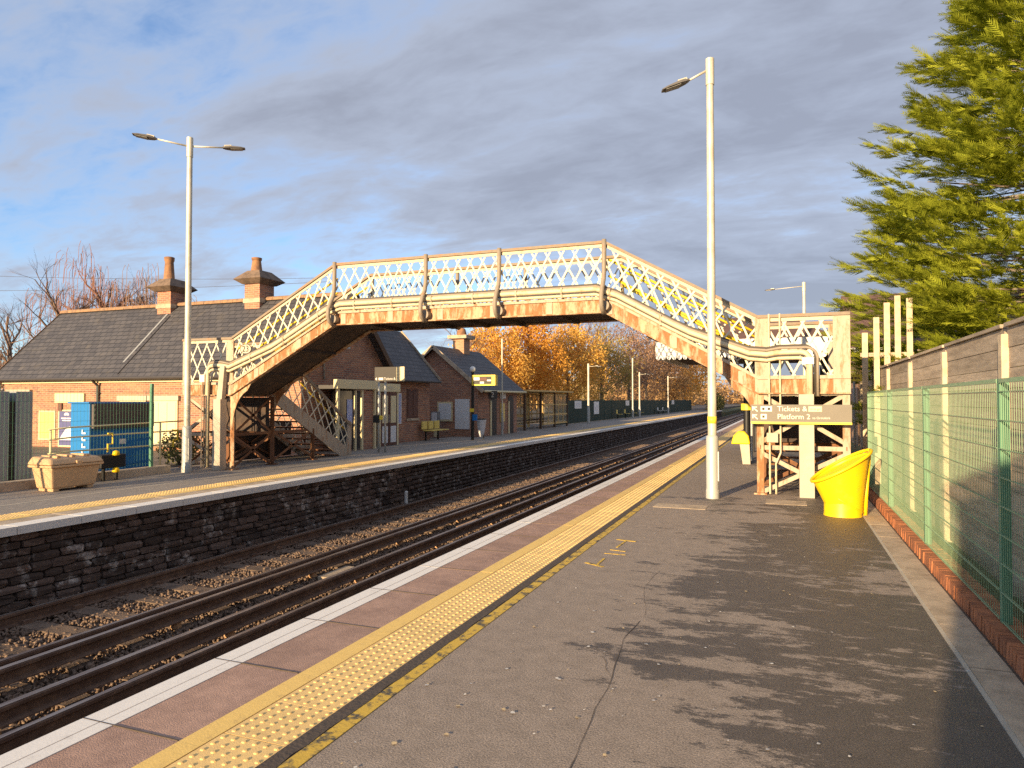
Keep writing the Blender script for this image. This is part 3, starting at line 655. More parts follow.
# stairs down to each platform and the trestles that carry them
def stair(x0, x1, lit):
    ya, yb = YK, 18.15; za, zb = 1.96, 0.0; n = 11; nx = 0
    for k in range(n):
        t = (k + .5) / n; y = ya + (yb - ya) * t; z = za - (za - zb) * (k + 1) / n + .02
        MB().box(x0 + .03, x1 - .03, y - .17, y + .15, z - .035, z).build('tread', 'rust_dark', bridge)
    for x in (x0, x1):
        s = MB(); th = .02
        s.prism([(ya, za - .32), (ya, za + .10), (yb - .02, .20), (yb + .14, .16), (yb + .14, 0.0), (yb - .45, 0.0)], 'x', x - th, x + th); s.build('stringer', 'bridge_beige', bridge)
        def rz(y): return za + 1.24 + (.98 - (za + 1.24)) * (y - ya) / (yb - ya)
        def lz(y): return za + .10 + (.20 - za - .10) * (y - ya) / (yb - ya)
        MB().bar((x, ya, rz(ya)), (x, yb + .1, rz(yb + .1)), .08, .07, (1, 0, 0)).build('top_rail', 'rail_brown', bridge)
        MB().prism([(yb - .1, 0), (yb + .12, 0), (yb + .14, 1.0), (yb - .02, 1.06)], 'x', x - .025, x + .025).build('newel_plate', 'bridge_beige', bridge)
        pitch, run = .36, .62
        vis = True
        for fam in (0, 1):
            for k in range(int((yb - ya + run) / pitch) + 1):
                b0 = ya - run + k * pitch; f = (lambda t: b0 + run * t) if fam == 0 else (lambda t: b0 + run * (1 - t))
                ts = [t / 30 for t in range(31) if ya <= f(t / 30) <= yb - .05]
                if len(ts) < 5: continue
                a, e = ts[0], ts[-1]; P = [(x + (.004 + .011 * fam) * (1 if x == x1 else -1), f(t), lz(f(t)) + (rz(f(t)) - .04 - lz(f(t))) * t) for t in (a, e)]
                MB().bar(P[0], P[1], .034, .008, (1, 0, 0)).build('stair_bar', 'lattice_cream', bridge)
        MB().tube([(x - .08 * (1 if x == x1 else -1), ya, rz(ya) - .25), (x - .08 * (1 if x == x1 else -1), yb, rz(yb) - .25)], .022, 8).build('handrail', 'handrail_yellow', bridge, smooth=True)
stair(-13.95, -12.45, True); stair(-.43, 1.0, False)
def trestle(xa, xb):
    for x in (xa, xb):
        for y in (YN + .02, YK - .02, 16.4):
            h = 1.80 if y < 16 else .88
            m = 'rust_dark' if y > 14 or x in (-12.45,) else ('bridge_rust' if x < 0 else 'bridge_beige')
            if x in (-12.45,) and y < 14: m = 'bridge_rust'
            mb = MB().box(x - .06, x + .06, y - .008, y + .008, -.01, h).box(x - .012, x + .012, y + .008, y + .075, -.01, h)
            mb.box(x - .11, x + .11, y - .10, y + .12, -.01, .025); mb.build('post', m, bridge)
        for (y0, z0, y1, z1_) in ((YN + .05, 1.75, YK - .05, .85), (YN + .05, .85, YK - .05, 1.75), (YN + .05, .82, YK - .05, .05), (YN + .05, .05, YK - .05, .82), (YK, .85, 16.4, .10), (YK, .10, 16.4, .85)):
            MB().bar((x, y0, z0), (x, y1, z1_), .06, .012, (1, 0, 0)).build('brace', 'rust_dark', bridge)
        MB().bar((x, YN, .84), (x, 16.4, .84), .07, .014, (1, 0, 0)).build('brace', 'rust_dark', bridge)
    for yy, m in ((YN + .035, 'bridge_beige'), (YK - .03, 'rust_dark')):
        for (a, z0, b_, z1_) in ((xa, 1.78, xb, .92), (xa, .92, xb, 1.78), (xa, .74, xb, .02), (xa, .02, xb, .74)):
            MB().bar((a, yy + (.014 if z0 < z1_ else 0), z0), (b_, yy + (.014 if z0 < z1_ else 0), z1_), .075, .012).build('brace', m, bridge)
        MB().bar((xa, yy + .03, .83), (xb, yy + .03, .83), .08, .014).build('brace', m, bridge)
        MB().box(xa - .05, xb + .05, yy - .02, yy + .02, 1.76, 1.84).build('cap_beam', 'bridge_beige', bridge)
trestle(-13.93, -12.45); trestle(-.42, .98)
# curved knee brackets at the inner posts
for x, s in ((-12.42, 1), (-.46, -1)):
    for yy in (YN + .0, YK - .02):
        pts = [(x, .95), (x, 1.88), (x + s * .60, topz(x + s * .6) - 1.36)] + [(x + s * (.60 * (1 - math.cos(t))) , 1.02 + .92 * math.sin(t)) for t in np.linspace(1.3, 0.08, 7)]
        MB().prism(pts, 'y', yy - .006, yy + .012).build('knee_bracket', 'bridge_rust', bridge)
# pale cable trunking boxes in front of the trestles
MB().box(.22, .46, YN - .26, YN - .02, 0, 1.78).build('trunking_box', 'concrete_pale', bridge, bevel=.006)
MB().box(-12.82, -12.58, YN - .24, YN - .03, 0, 1.70).build('trunking_box', 'concrete_pale', bridge, bevel=.006)
MB().prism([(-12.76, 1.70), (-12.60, 1.70), (-12.52, 2.5), (-12.66, 2.5)], 'y', YN - .18, YN - .06).build('trunking_cover', 'concrete_pale', bridge)

MB().box(-14.01, -13.985, 14.85, 17.4, .02, 1.05).build('shade_infill_board', 'deck_dark', bridge); MB().box(-13.90, -12.50, YK - .10, YK - .075, .86, 1.75).build('shade_infill_board', 'deck_dark', bridge)  # long dark board added under the far stair to stand in for shade
MB().box(-.40, .96, YK - .10, YK - .075, .86, 1.75).build('shade_infill_board', 'deck_dark', bridge)
# wayfinding sign hung on the near trestle
sg = thing('direction_sign', (.23, 13.0, 1.3), 'grey sign reading Tickets and Platform 2 hung across the bridge trestle', 'sign')
box('panel', 'sign_beige', sg, -.56, 1.04, 12.99, 13.02, 1.30, 1.60); box('yellow_band', 'sign_yellow', sg, -.56, 1.04, 12.984, 13.02, 1.265, 1.30)
text('lettering', 'Tickets &', 'sign_white', sg, .125, (-.13, 12.987, 1.525), FRONT); text('lettering', 'Platform 2', 'sign_white', sg, .125, (-.13, 12.987, 1.39), FRONT); text('lettering', 'to Ormskirk', 'sign_white', sg, .055, (.43, 12.987, 1.372), FRONT)
pl = box('highlight', 'cream_paint', sg, .37, .58, 12.982, 12.988, 1.48, 1.57); text('lettering', 'm to go', 'sign_grey', pl, .05, (.475, 12.980, 1.525), FRONT, 'CENTER')
for (x0, x1, z) in ((-.40, -.215, 1.525), (-.40, -.30, 1.39)):
    p = box('pictogram', 'sign_white', sg, x0, x1, 12.984, 12.988, z - .045, z + .045)
    mb = MB()
    for q in range(int((x1 - x0) / .085)):
        mb.lathe([(.020, 0), (.020, .002)], 0, 0, 10) if 0 else mb.box(x0 + .025 + q * .09, x0 + .065 + q * .09, 12.981, 12.983, z - .02, z + .022)
    mb.build('symbol', 'sign_grey', p)
for z in (1.525, 1.39):   # turn-back arrows
    MB().bar((-.54, 12.985, z + .03), (-.46, 12.985, z + .03), .018, .004).bar((-.53, 12.9846, z + .045), (-.53, 12.9846, z - .03), .018, .004).bar((-.52, 12.9842, z + .02), (-.45, 12.9842, z - .045), .018, .004).build('arrow', 'sign_white', sg)
for x in (-.45, .95): box('bracket', 'bridge_beige', sg, x - .02, x + .02, 13.02, 13.31, 1.42, 1.46)

# ================================================================== LAMP POSTS
def lamp_head(name, parent, base, d, tilt):
    """flat LED head; base = where the arm meets it, d = unit direction in plan"""
    d = Vector((d[0], d[1], tilt)).normalized(); s = Vector((-d.y, d.x, 0)).normalized(); u = d.cross(s); u = u if u.z > 0 else -u; p = Vector(base)
    mb = MB(); st = [(0, .045, .035), (.06, .085, .05), (.16, .115, .055), (.40, .11, .035), (.50, .07, .02)]
    vs = []
    for a, w, h in st:
        c = p + d * a
        for e, g in ((-1, -.4), (1, -.4), (.75, .6), (-.75, .6)): vs.append(c + s * (e * w) + u * (g * h))
    fs = [(0, 1, 2, 3), tuple(range(len(vs) - 1, len(vs) - 5, -1))]
    for i in range(len(st) - 1):
        for j in range(4): fs.append((i * 4 + j, i * 4 + (j + 1) % 4, i * 4 + 4 + (j + 1) % 4, i * 4 + 4 + j))
    h = mb.add(vs, fs).build(name, 'lamp_head', parent)
    c0, c1 = p + d * .18 - u * .026, p + d * .44 - u * .02
    MB().add([c0 - s * .09, c0 + s * .09, c1 + s * .08, c1 - s * .08, c0 - s * .09 - u * .012, c0 + s * .09 - u * .012, c1 + s * .08 - u * .008, c1 - s * .08 - u * .008], [(0, 1, 2, 3), (4, 5, 6, 7), (0, 1, 5, 4), (1, 2, 6, 5), (2, 3, 7, 6), (3, 0, 4, 7)]).build('lens', 'lamp_lens', h)
    MB().bar(p + d * .04 + u * .03, p + d * .20 + u * .04, .13, .035, u).build('gear_cover', 'lamp_pole', h)
def lamp(x, y, h, arms, label, rb=.105, rt=.074, band=True, z0=0):
    t = thing('lamp_post', (x, y, z0), label, 'lamp post', 'platform lamp posts')
    MB().lathe([(rb * 1.08, z0), (rb * 1.08, z0 + .14), (rb, z0 + .17), (rb, z0 + 1.02), (rb * .93, z0 + 1.06), (rt, z0 + 1.08)], x, y, 18).build('base_sleeve', 'lamp_base', t, smooth=True, auto=40)
    MB().box(x + rb - .012, x + rb + .006, y - .05, y + .05, z0 + .3, z0 + .8).build('access_door', 'lamp_base', t)
    MB().lathe([(rt, z0 + 1.05), (rt * .82, h - .45), (rt * .82, h - .45)], x, y, 18).build('pole', 'lamp_pole', t, smooth=True, auto=40)
    MB().lathe([(rt * .98, h - .46), (rt * .98, h), (rt * .6, h + .012)], x, y, 18).build('top_cap', 'lamp_pole', t, smooth=True, auto=40)
    if band: MB().lathe([(rt + .003, z0 + 1.28), (rt + .003, z0 + 1.40)], x, y, 18).build('yellow_band', 'sign_yellow', t, smooth=True)
    for (dx, dy, ln, dz) in arms:
        a = Vector((x + dx * rt * .7, y + dy * rt * .7, h - .2)); e = Vector((x + dx * ln, y + dy * ln, h - .2 + dz)); MB().cyl(a, e, .022, .018, 8).build('arm', 'lamp_pole', t, smooth=True); lamp_head('luminaire', t, e, (dx, dy), dz / ln * .8)
    return t
lamp(-1.17, 12.45, 7.60, [(-.94, -.34, .36, -.17)], 'tall pale single-headed lamp post with yellow band on the near platform')
lamp(-13.0, 12.47, 7.85, [(-.79, -.61, .72, .10), (.79, .61, .72, .04)], 'tall pale twin-headed lamp post beside the far bridge stairs', band=False)
lamp(.95, 39, 7.75, [(-1, 0, 1.4, -.08)], 'distant pale lamp post rising behind the near bridge landing', rt=.09, band=False)
lamp(-12.6, 31.0, 4.6, [], 'thin white pole in front of the small gabled station building', .05, .04, False)
lamp(-13.2, 49.0, 4.3, [(1, 0, .5, 0)], 'slim lamp post on the far platform just past the timber shelter', .10, .08, False)
lamp(-13.3, 68.5, 4.4, [(1, 0, .5, 0)], 'farther slim lamp post on the far platform behind the single seats', .10, .08, False)
lamp(-13.3, 65.2, 5.6, [], 'bare metal mast on the far platform beside the farther lamp post', .08, .07, False)
lamp(-13.3, 86.5, 4.6, [(1, 0, .5, 0)], 'most distant lamp post near the end of the dark green fence', .10, .08, False)

# ================================================================== NEAR PLATFORM FENCES
mf = thing('mesh_fence', (1.42, 8, 0), 'green welded wire mesh fence along the near platform', 'fence')
FP = [(-.1, 1), (2.9, 1), (5.85, 1), (8.75, 1), (11.6, 1), (14.3, 1)]
for (y, _) in FP:
    MB().box(1.40, 1.46, y - .03, y + .03, .10, 1.83).build('post', 'mesh_post', mf); 
for (y0, _), (y1, _) in zip(FP, FP[1:]):
    mb = MB(); a, b_ = y0 + .03, y1 - .03
    for y in np.arange(a, b_, .05): mb.bar((1.40, y, .125), (1.40, y, 1.82), .0028, .0028)
    for z in (.14, .34, .54, .74, .94, 1.14, 1.34, 1.54, 1.74):
        mb.bar((1.394, a, z), (1.394, b_, z), .005, .005, (1, 0, 0)); mb.bar((1.407, a, z), (1.407, b_, z), .005, .005, (1, 0, 0))
    mb.bar((1.40, a, 1.815), (1.40, b_, 1.815), .03, .008, (1, 0, 0))
    mb.build('mesh_panel', 'mesh_green', mf)
bf = thing('board_fence', (1.95, 10, 0), 'weathered timber board fence with pale concrete posts behind the green mesh', 'fence')
py = [-.1 + 2.56 * k for k in range(9)]
for y in py: MB().box(1.83, 1.95, y - .06, y + .06, -.1, 2.28).build('post', 'fence_post', bf, bevel=.01)
for y0, y1 in zip(py, py[1:]):
    z = -.05
    while z < 2.2:
        h = .178; MB().box(1.885 + random.uniform(-.004, .004), 1.915, y0 + .04, y1 - .04, z, z + h).build('board', 'board_wood', bf); z += h + .006
    MB().box(1.85, 1.95, y0 + .06, y1 - .06, z, z + .035).build('capping', 'board_wood', bf)

# ================================================================== YELLOW GRIT BIN (near platform)
def grit_tub(x, y, s, rot, label):
    t = thing('grit_bin', (x, y, 0), label, 'grit bin')
    n = 28; mb = MB(); vs = []; fs = []
    # conical hopper: a tilted rim tapering down to a short straight foot
    rim_c = Vector((0, 0, .72)); tilt = .30
    rings = []
    for k in range(9):
        t_ = k / 8; r = .235 + (.385 - .235) * t_ ** 1.15; 
        rings.append([(r * math.cos(a) - .05 * t_, r * math.sin(a) * .92, (.05 + (.70 + .22 * math.cos(a) - .05) * t_)) for a in np.linspace(0, 2 * math.pi, n, endpoint=False)])
    for rg in rings: vs += rg
    for i in range(8):
        for j in range(n): fs.append((i * n + j, i * n + (j + 1) % n, (i + 1) * n + (j + 1) % n, (i + 1) * n + j))
    fs.append(tuple(range(n - 1, -1, -1)))
    def T(p): c, s_ = math.cos(rot), math.sin(rot); return (x + s * (p[0] * c - p[1] * s_), y + s * (p[0] * s_ + p[1] * c), s * p[2])
    MB().add([T(p) for p in vs], fs).build('hopper', 'yellow_plastic', t, smooth=True, auto=50)
    rim = [(.40 * math.cos(a) - .05, .40 * math.sin(a) * .92, .72 + .235 * math.cos(a)) for a in np.linspace(0, 2 * math.pi, n + 1)]
    MB().tube([T(p) for p in rim], .024 * s, 8).build('rim', 'yellow_plastic', t, smooth=True)
    inn = [(.36 * math.cos(a) - .05, .36 * math.sin(a) * .92, .675 + .21 * math.cos(a)) for a in np.linspace(0, 2 * math.pi, n, endpoint=False)]
    MB().add([T(p) for p in inn] + [T((-.05, 0, .62))], [(i, (i + 1) % n, n) for i in range(n)]).build('lid', 'yellow_plastic', t, smooth=True)
    foot = MB(); foot.lathe([(.262, 0), (.255, .03), (.250, .36), (.24, .37)], 0, 0, n); f2 = MB().add([T((p[0] - .03, p[1] * .95, p[2])) for p in foot.v], foot.f); f2.build('foot', 'yellow_plastic', t, smooth=True, auto=40)
    sm = [(.262 * math.cos(a) * 1.0 - .03, .252 * math.sin(a), .20 - .15 * math.cos(a)) for a in np.linspace(0, 2 * math.pi, n + 1)]
    MB().tube([T(p) for p in sm], .011 * s, 6).build('moulded_seam', 'yellow_plastic', t, smooth=True)
    fl = [(.27, 0, 0.0), (.285, 0, .30), (.33, 0, .88)]
    MB().tube([T(p) for p in fl], .03 * s, 8).build('spine', 'yellow_plastic', t, smooth=True)
grit_tub(.80, 11.30, 1.0, R(10), 'bright yellow scoop-shaped grit bin standing against the mesh fence')
# yellow hooded bin and black post seen past the trestle
hb = thing('grit_hopper', (-1.05, 19.5, 0), 'yellow hooded bin low down beyond the bridge stairs', 'grit bin')
MB().prism([(-1.34, .52), (-.86, .52), (-.90, .74), (-1.0, .86), (-1.16, .86), (-1.28, .74)], 'y', 19.3, 19.65).build('hood', 'yellow_plastic', hb, bevel=.03)
MB().prism([(-1.05, 0), (-.86, 0), (-.88, .52), (-1.12, .52)], 'y', 19.34, 19.62).build('body', 'concrete_pale', hb)
bp_ = thing('black_post', (-1.0, 20.6, 0), 'black post with yellow collars holding up the near canopy', 'post')
MB().cyl((-1.0, 20.6, 0), (-1.0, 20.6, 3.0), .10, .08, 14).build('shaft', 'black', bp_, smooth=True, auto=40); MB().cyl((-.87, 20.5, 0), (-.87, 20.5, 2.9), .03, .03, 8).build('downpipe', 'lamp_base', bp_)
for z, xx in ((1.40, -1.0), (1.46, -.80)): MB().cyl((xx, 20.55, z), (xx, 20.55, z + .18), .15 if xx < -.9 else .09, None, 12).build('collar', 'sign_yellow', bp_)

# near station building and its canopy beyond the bridge
nb = thing('station_canopy', (-1.5, 24, 0), 'dark platform canopy with white scalloped valance behind the bridge', 'canopy')
MB().box(-3.35, 1.3, 20.05, 27, 3.0, 3.10).build('soffit', 'deck_dark', nb); MB().box(-3.42, 1.35, 20.0, 20.05, 3.02, 3.34).build('fascia', 'white', nb)
for i in range(32):
    x = -3.42 + i * .1485; pts = [(x + .004, 3.02), (x + .145, 3.02), (x + .145, 2.90), (x + .115, 2.83), (x + .074, 2.805), (x + .034, 2.83), (x + .004, 2.90)]
    MB().prism(pts, 'y', 20.01, 20.035).build('valance_board', 'white', nb)
MB().box(-3.42, -3.37, 20.05, 27, 2.86, 3.34).build('side_fascia', 'white', nb)
MB().add([(-3.4, 20.05, 3.3), (1.35, 20.05, 3.3), (1.35, 27, 3.3), (-3.4, 27, 3.3), (-1.6, 22, 4.15), (.1, 22, 4.15), (.1, 25.5, 4.15), (-1.6, 25.5, 4.15)], [(0, 1, 5, 4), (1, 2, 6, 5), (2, 3, 7, 6), (3, 0, 4, 7), (4, 5, 6, 7), (3, 2, 1, 0)]).build('roof', 'roof_brown', nb)
for y in (20.7, 24, 26.6): MB().cyl((1.2, y, 0), (1.2, y, 3.0), .07, .07, 10).build('column', 'dark_grey', nb)
for y in (24, 26.6): MB().cyl((-1.0, y, 0), (-1.0, y, 3.0), .07, .07, 10).build('column', 'dark_grey', nb)

# neighbouring house and pale boards behind the fence
hs = thing('neighbour_house', (6, 33, 0), 'brick house with brown pitched roof beyond the fence by the conifer', 'house')
MB().box(2.6, 12, 30, 37, -.1, 3.7).build('wall', 'brick_pale', hs)
MB().prism([(29.6, 3.6), (33.5, 6.2), (37.4, 3.6)], 'x', 2.3, 12.3).build('roof', 'roof_brown', hs)
box('eaves_board', 'white', hs, 2.3, 12.3, 29.5, 29.59, 3.45, 3.66)
w = box('window', 'white', hs, 4.2, 5.6, 29.94, 30.0, 1.2, 2.6); box('pane', 'glass_dark', w, 4.3, 5.5, 29.92, 29.94, 1.3, 2.5)
hs2 = thing('rear_house', (-1, 42, 0), 'low dark roofed house seen through the lattice of the near landing', 'house')
MB().box(3.2, 8.5, 44, 50, -.1, 4.2).build('wall', 'render_wall', hs2); MB().prism([(43.5, 4.1), (47, 7.0), (50.5, 4.1)], 'x', 2.9, 8.8).build('roof', 'roof_brown', hs2)
ps = thing('board_screen', (2.0, 16.5, 0), 'pale upright boards standing behind the fence under the conifer', 'screen')
for i, (x, z) in enumerate(((1.58, 3.10), (1.80, 3.42), (2.00, 3.72), (2.20, 3.86), (2.42, 3.80))): MB().box(x - .055, x + .055, 16.46 + .01 * i, 16.50 + .01 * i, -.08, z).build('board', 'fence_post', ps)
for z in (.6, 2.6): MB().box(1.5, 2.5, 16.56, 16.60, z, z + .08).build('rail', 'board_wood', ps)
ycr = thing('yellow_notice', (1.55, 17.3, 1.7), 'small yellow notice above the fence beside the bridge landing', 'notice')
box('panel', 'sign_yellow', ycr, 1.22, 1.66, 17.3, 17.32, 2.10, 2.25); MB().box(1.36, 1.42, 17.296, 17.299, 2.15, 2.19).box(1.44, 1.49, 17.296, 17.299, 2.15, 2.19).box(1.51, 1.54, 17.296, 17.299, 2.15, 2.19).build('print_mark', 'brown_door', ycr); MB().cyl((1.44, 17.34, -.06), (1.44, 17.34, 2.2), .025, None, 8).build('post', 'lamp_base', ycr)

# ================================================================== FAR PLATFORM: yard fence, cabinets, bins
yf = thing('yard_fence', (-13.4, 9.5, 0), 'green mesh fence on a concrete plinth beside the beige grit bin', 'fence')
MB().box(-13.52, -13.30, 2.0, 12.3, -.02, .17).build('plinth', 'concrete', yf, bevel=.012)
for y in (3.0, 5.5, 8.15, 11.85): MB().box(-13.44, -13.38, y - .03, y + .03, .17, 2.05 if y < 12 else 2.0).build('post', 'mesh_post', yf)
for y0, y1 in zip((3.0, 5.5, 8.15), (5.5, 8.15, 11.85)):
    mb = MB(); a, b_ = y0 + .03, y1 - .03
    for y in np.arange(a, b_, .075): mb.bar((-13.41, y, .2), (-13.41, y, 1.98), .0028, .0028)
    for z in (.25, .45, .65, .85, 1.05, 1.25, 1.45, 1.65, 1.85): mb.bar((-13.405, a, z), (-13.405, b_, z), .0045, .0045, (1, 0, 0))
    mb.build('mesh_panel', 'mesh_post', yf)
hr = thing('ramp_handrail', (-13.9, 11, 0), 'pale yellow tubular ramp handrail behind the mesh fence', 'handrail')
for dz in (0, .32, .55):
    MB().tube([(-13.75, 9.7, .60 + dz * .88), (-13.75, 10.2, .62 + dz * .9), (-13.75, 13.1, .62 + dz)], .017, 8).build('rail', 'cream_paint', hr, smooth=True)
for y, z in ((9.75, 1.08), (12.4, 1.17)): MB().tube([(-13.75, y, -.06), (-13.75, y, z)], .022, 8).build('post', 'cream_paint', hr, smooth=True)
for y in (11.0, 12.75): MB().tube([(-13.72, y, .95), (-13.72, y + .12, .95), (-13.72, y + .12, .72), (-13.72, y, .72), (-13.72, y, .55)], .02, 6).build('bracket', 'handrail_yellow', hr)
gb = thing('salt_bin', (-12.55, 9.3, 0), 'sun-faded beige plastic salt bin with lid on the far platform', 'salt bin')
def frustum(x0, x1, y0, y1, z0, z1, ix, iy):
    return [(x0 + ix, y0 + iy, z0), (x1 - ix, y0 + iy, z0), (x1 - ix, y1 - iy, z0), (x0 + ix, y1 - iy, z0), (x0, y0, z1), (x1, y0, z1), (x1, y1, z1), (x0, y1, z1)], [(0, 3, 2, 1), (4, 5, 6, 7), (0, 1, 5, 4), (1, 2, 6, 5), (2, 3, 7, 6), (3, 0, 4, 7)]
MB().add(*frustum(-12.95, -12.40, 8.82, 9.80, .05, .44, .06, .06)).build('body', 'beige_plastic', gb, bevel=.03)
MB().box(-12.99, -12.36, 8.78, 9.84, .44, .485).build('body_rim', 'beige_plastic', gb, bevel=.012)
MB().add([(-13.0, 8.76, .492), (-12.35, 8.76, .492), (-12.35, 9.86, .492), (-13.0, 9.86, .492), (-12.95, 8.83, .64), (-12.44, 8.83, .60), (-12.44, 9.79, .60), (-12.95, 9.79, .64)], [(0, 3, 2, 1), (4, 5, 6, 7), (0, 1, 5, 4), (1, 2, 6, 5), (2, 3, 7, 6), (3, 0, 4, 7)]).build('lid', 'beige_plastic', gb, bevel=.035)
for y in (9.02, 9.31, 9.60): MB().box(-12.92, -12.49, y - .04, y + .04, .60, .652).build('lid_rib', 'beige_plastic', gb, bevel=.014)
for y in (8.97, 9.65): MB().box(-12.87, -12.48, y - .06, y + .06, -.002, .06).build('foot', 'beige_plastic', gb, bevel=.01)
MB().box(-12.375, -12.33, 9.26, 9.36, .45, .55).build('catch', 'beige_plastic', gb, bevel=.006)
bc = thing('blue_cabinet', (-15.3, 12.4, 0), 'tall blue steel cabinet with dark louvred panel behind the mesh fence', 'cabinet')
MB().box(-15.62, -15.0, 11.55, 13.25, -.06, 1.60).build('case', 'blue_paint', bc, bevel=.012)
MB().box(-15.66, -14.96, 11.50, 13.29, 1.60, 1.635).build('top', 'blue_paint', bc)
MB().box(-15.0, -14.93, 11.60, 13.27, 1.02, 1.58).build('louvre_frame', 'louvre_grey', bc)
for z in np.arange(1.06, 1.56, .12): MB().bar((-14.925, 11.62, z), (-14.925, 13.25, z), .11, .012, (1, 0, -.25)).build('louvre', 'louvre_grey', bc)
for y in (12.1, 12.7): MB().box(-15.0, -14.988, y - .26, y + .26, .12, .95).build('door', 'blue_paint', bc)
MB().box(-14.99, -14.97, 12.32, 12.50, .62, .74).build('data_plate', 'paper', bc)
for z in np.arange(.25, 1.0, .16): MB().box(-15.22, -15.10, 11.53, 11.549, z, z + .035).box(-15.22, -15.19, 11.53, 11.549, z + .04, z + .10).build('faded_mark', 'paper', bc)
gc = thing('grey_cabinet', (-14.4, 8.5, 0), 'tall grey steel cabinet pair at the left edge behind the fence', 'cabinet')
for k, (y0, y1) in enumerate(((8.76, 9.30), (9.42, 9.76))):
    MB().box(-14.8, -14.3, y0, y1, -.06, 1.85).build('case', 'panel_grey', gc, bevel=.012); MB().box(-14.3, -14.29, y0 + .05, y1 - .05, .05, 1.64).build('door', 'panel_grey', gc)
MB().box(-14.7, -14.32, 9.30, 9.42, -.06, 1.66).build('infill', 'black', gc)
bk = thing('black_box', (-13.15, 10.7, 0), 'small black box with yellow clips beside the beige salt bin', 'box')
MB().box(-13.28, -13.02, 10.3, 10.88, .27, .55).build('case', 'black', bk, bevel=.02)
for y in (10.45, 10.75): MB().box(-13.18, -13.12, y - .02, y + .02, 0, .27).build('leg', 'black', bk)
for z in (.52, .17): MB().lathe([(.03, z), (.075, z + .02), (.06, z + .09), (.02, z + .11)], -13.0, 10.62, 10).build('clip', 'yellow_plastic', bk, smooth=True)
# shrub by the ramp
def leaf_cloud(n, centre, rad, size, mat, flat=.5):
    c = np.array(centre); P = rng.normal(size=(n, 3)); P /= np.linalg.norm(P, axis=1)[:, None]; P *= rng.uniform(.3, 1, (n, 1)) ** .5; P = c + P * np.array(rad)
    a = rng.normal(size=(n, 3)); a /= np.linalg.norm(a, axis=1)[:, None]; b = np.cross(a, rng.normal(size=(n, 3))); b /= np.linalg.norm(b, axis=1)[:, None]
    s = rng.uniform(.6, 1.3, (n, 1)) * size
    V = np.stack([P - a * s, P + b * s * flat, P + a * s, P - b * s * flat], 1).reshape(-1, 3); F = np.arange(4 * n).reshape(-1, 4); return V, F
def shrub(name, label, x, y, z, r, n, size, mat, cat='shrub'):
    t = thing(name, (x, y, z), label, cat); V = []; F = []; o = 0
    for k in range(7):
        v, f = leaf_cloud(n // 7, (random.uniform(-.5, .5) * r[0], random.uniform(-.5, .5) * r[1], r[2] * random.uniform(.35, .75)), (r[0] * .6, r[1] * .6, r[2] * .5), size, mat); V.append(v); F.append(f + o); o += len(v)
    V = np.concatenate(V); V[:, 2] = np.maximum(V[:, 2], .01)
    q = bpy.data.objects.new('foliage', npmesh('foliage', V, np.concatenate(F), mat)); COL.objects.link(q); q.parent = t
    mb = MB()
    for k in range(6): a = k; mb.tube([(x + .05 * math.cos(a), y + .05 * math.sin(a), z), (x + r[0] * .4 * math.cos(a), y + r[1] * .4 * math.sin(a), z + r[2] * .6)], [.025, .008], 5)
    mb.build('stem', 'bark', t); return t
shrub('shrub', 'yellow-green shrub growing beside the ramp near the far bridge stairs', -15.2, 14.4, -.06, (.7, .9, .85), 1500, .05, 'shrub_leaf')

# ================================================================== STATION BUILDING, long wing
sb = thing('station_house', (-21, 20.5, 0), 'long brick station house with slate roof and two tall chimneys', 'building')
GX = -14.1; GL = -28.0
wall = MB(); wall.box(GL, GX, 18.0, 23.0, -.1, 2.78); wall.prism([(18.0, 2.78), (23.0, 2.78), (20.5, 5.22)], 'x', GL, GX)
wall = wall.build('wall', ['brick_wall'], sb)
RZ, RE, YE0, YE1 = 5.37, 2.50, 17.68, 23.32
def slope(name, mat, parent, p, th=.06):
    """pitched slab from four corners (eave0, eave1, ridge1, ridge0)"""
    P = [Vector(q) for q in p]; nrm = (P[1] - P[0]).cross(P[3] - P[0]).normalized(); nrm = nrm if nrm.z > 0 else -nrm
    return MB().add(P + [q - nrm * th for q in P], [(0, 1, 2, 3), (7, 6, 5, 4), (0, 4, 5, 1), (1, 5, 6, 2), (2, 6, 7, 3), (3, 7, 4, 0)]).build(name, mat, parent)
slope('roof_slope', 'slate', sb, [(GL - .3, YE0, RE), (GX + .35, YE0, RE), (GX + .35, 20.5, RZ), (GL - .3, 20.5, RZ)]); slope('roof_slope', 'slate', sb, [(GL - .3, YE1, RE), (GX + .35, YE1, RE), (GX + .35, 20.505, RZ), (GL - .3, 20.505, RZ)])
for k in range(31):
    x = GL - .3 + k * .46; MB().prism([(20.5 + .13 * math.cos(a) * 1.0, RZ - .035 + .115 * math.sin(a)) for a in np.linspace(-.25, math.pi + .25, 9)], 'x', x + .006, x + .455).build('ridge_tile', 'ridge_tile', sb)
for s, ye in ((-1, YE0), (1, YE1)):
    for gx, d in ((GX + .36, .03), (GL - .31, -.03)): MB().bar((gx, ye, RE - .10), (gx, 20.5, RZ - .10), .20, .035, (1, 0, 0)).build('bargeboard', 'timber_dark', sb)
MB().tube([(GL - .3, YE0 - .04, RE - .06), (GX + .35, YE0 - .04, RE - .06)], .055, 8).build('gutter', 'dark_grey', sb)
MB().box(GL + .02, GX - .02, 17.90, 17.998, 2.30, 2.42).build('eaves_band', 'cream_paint', sb)
dp = MB().tube([(-22.9, 17.66, 2.42), (-22.9, 17.92, 2.20), (-22.9, 17.93, 0)], .045, 8).build('downpipe', 'dark_grey', sb)
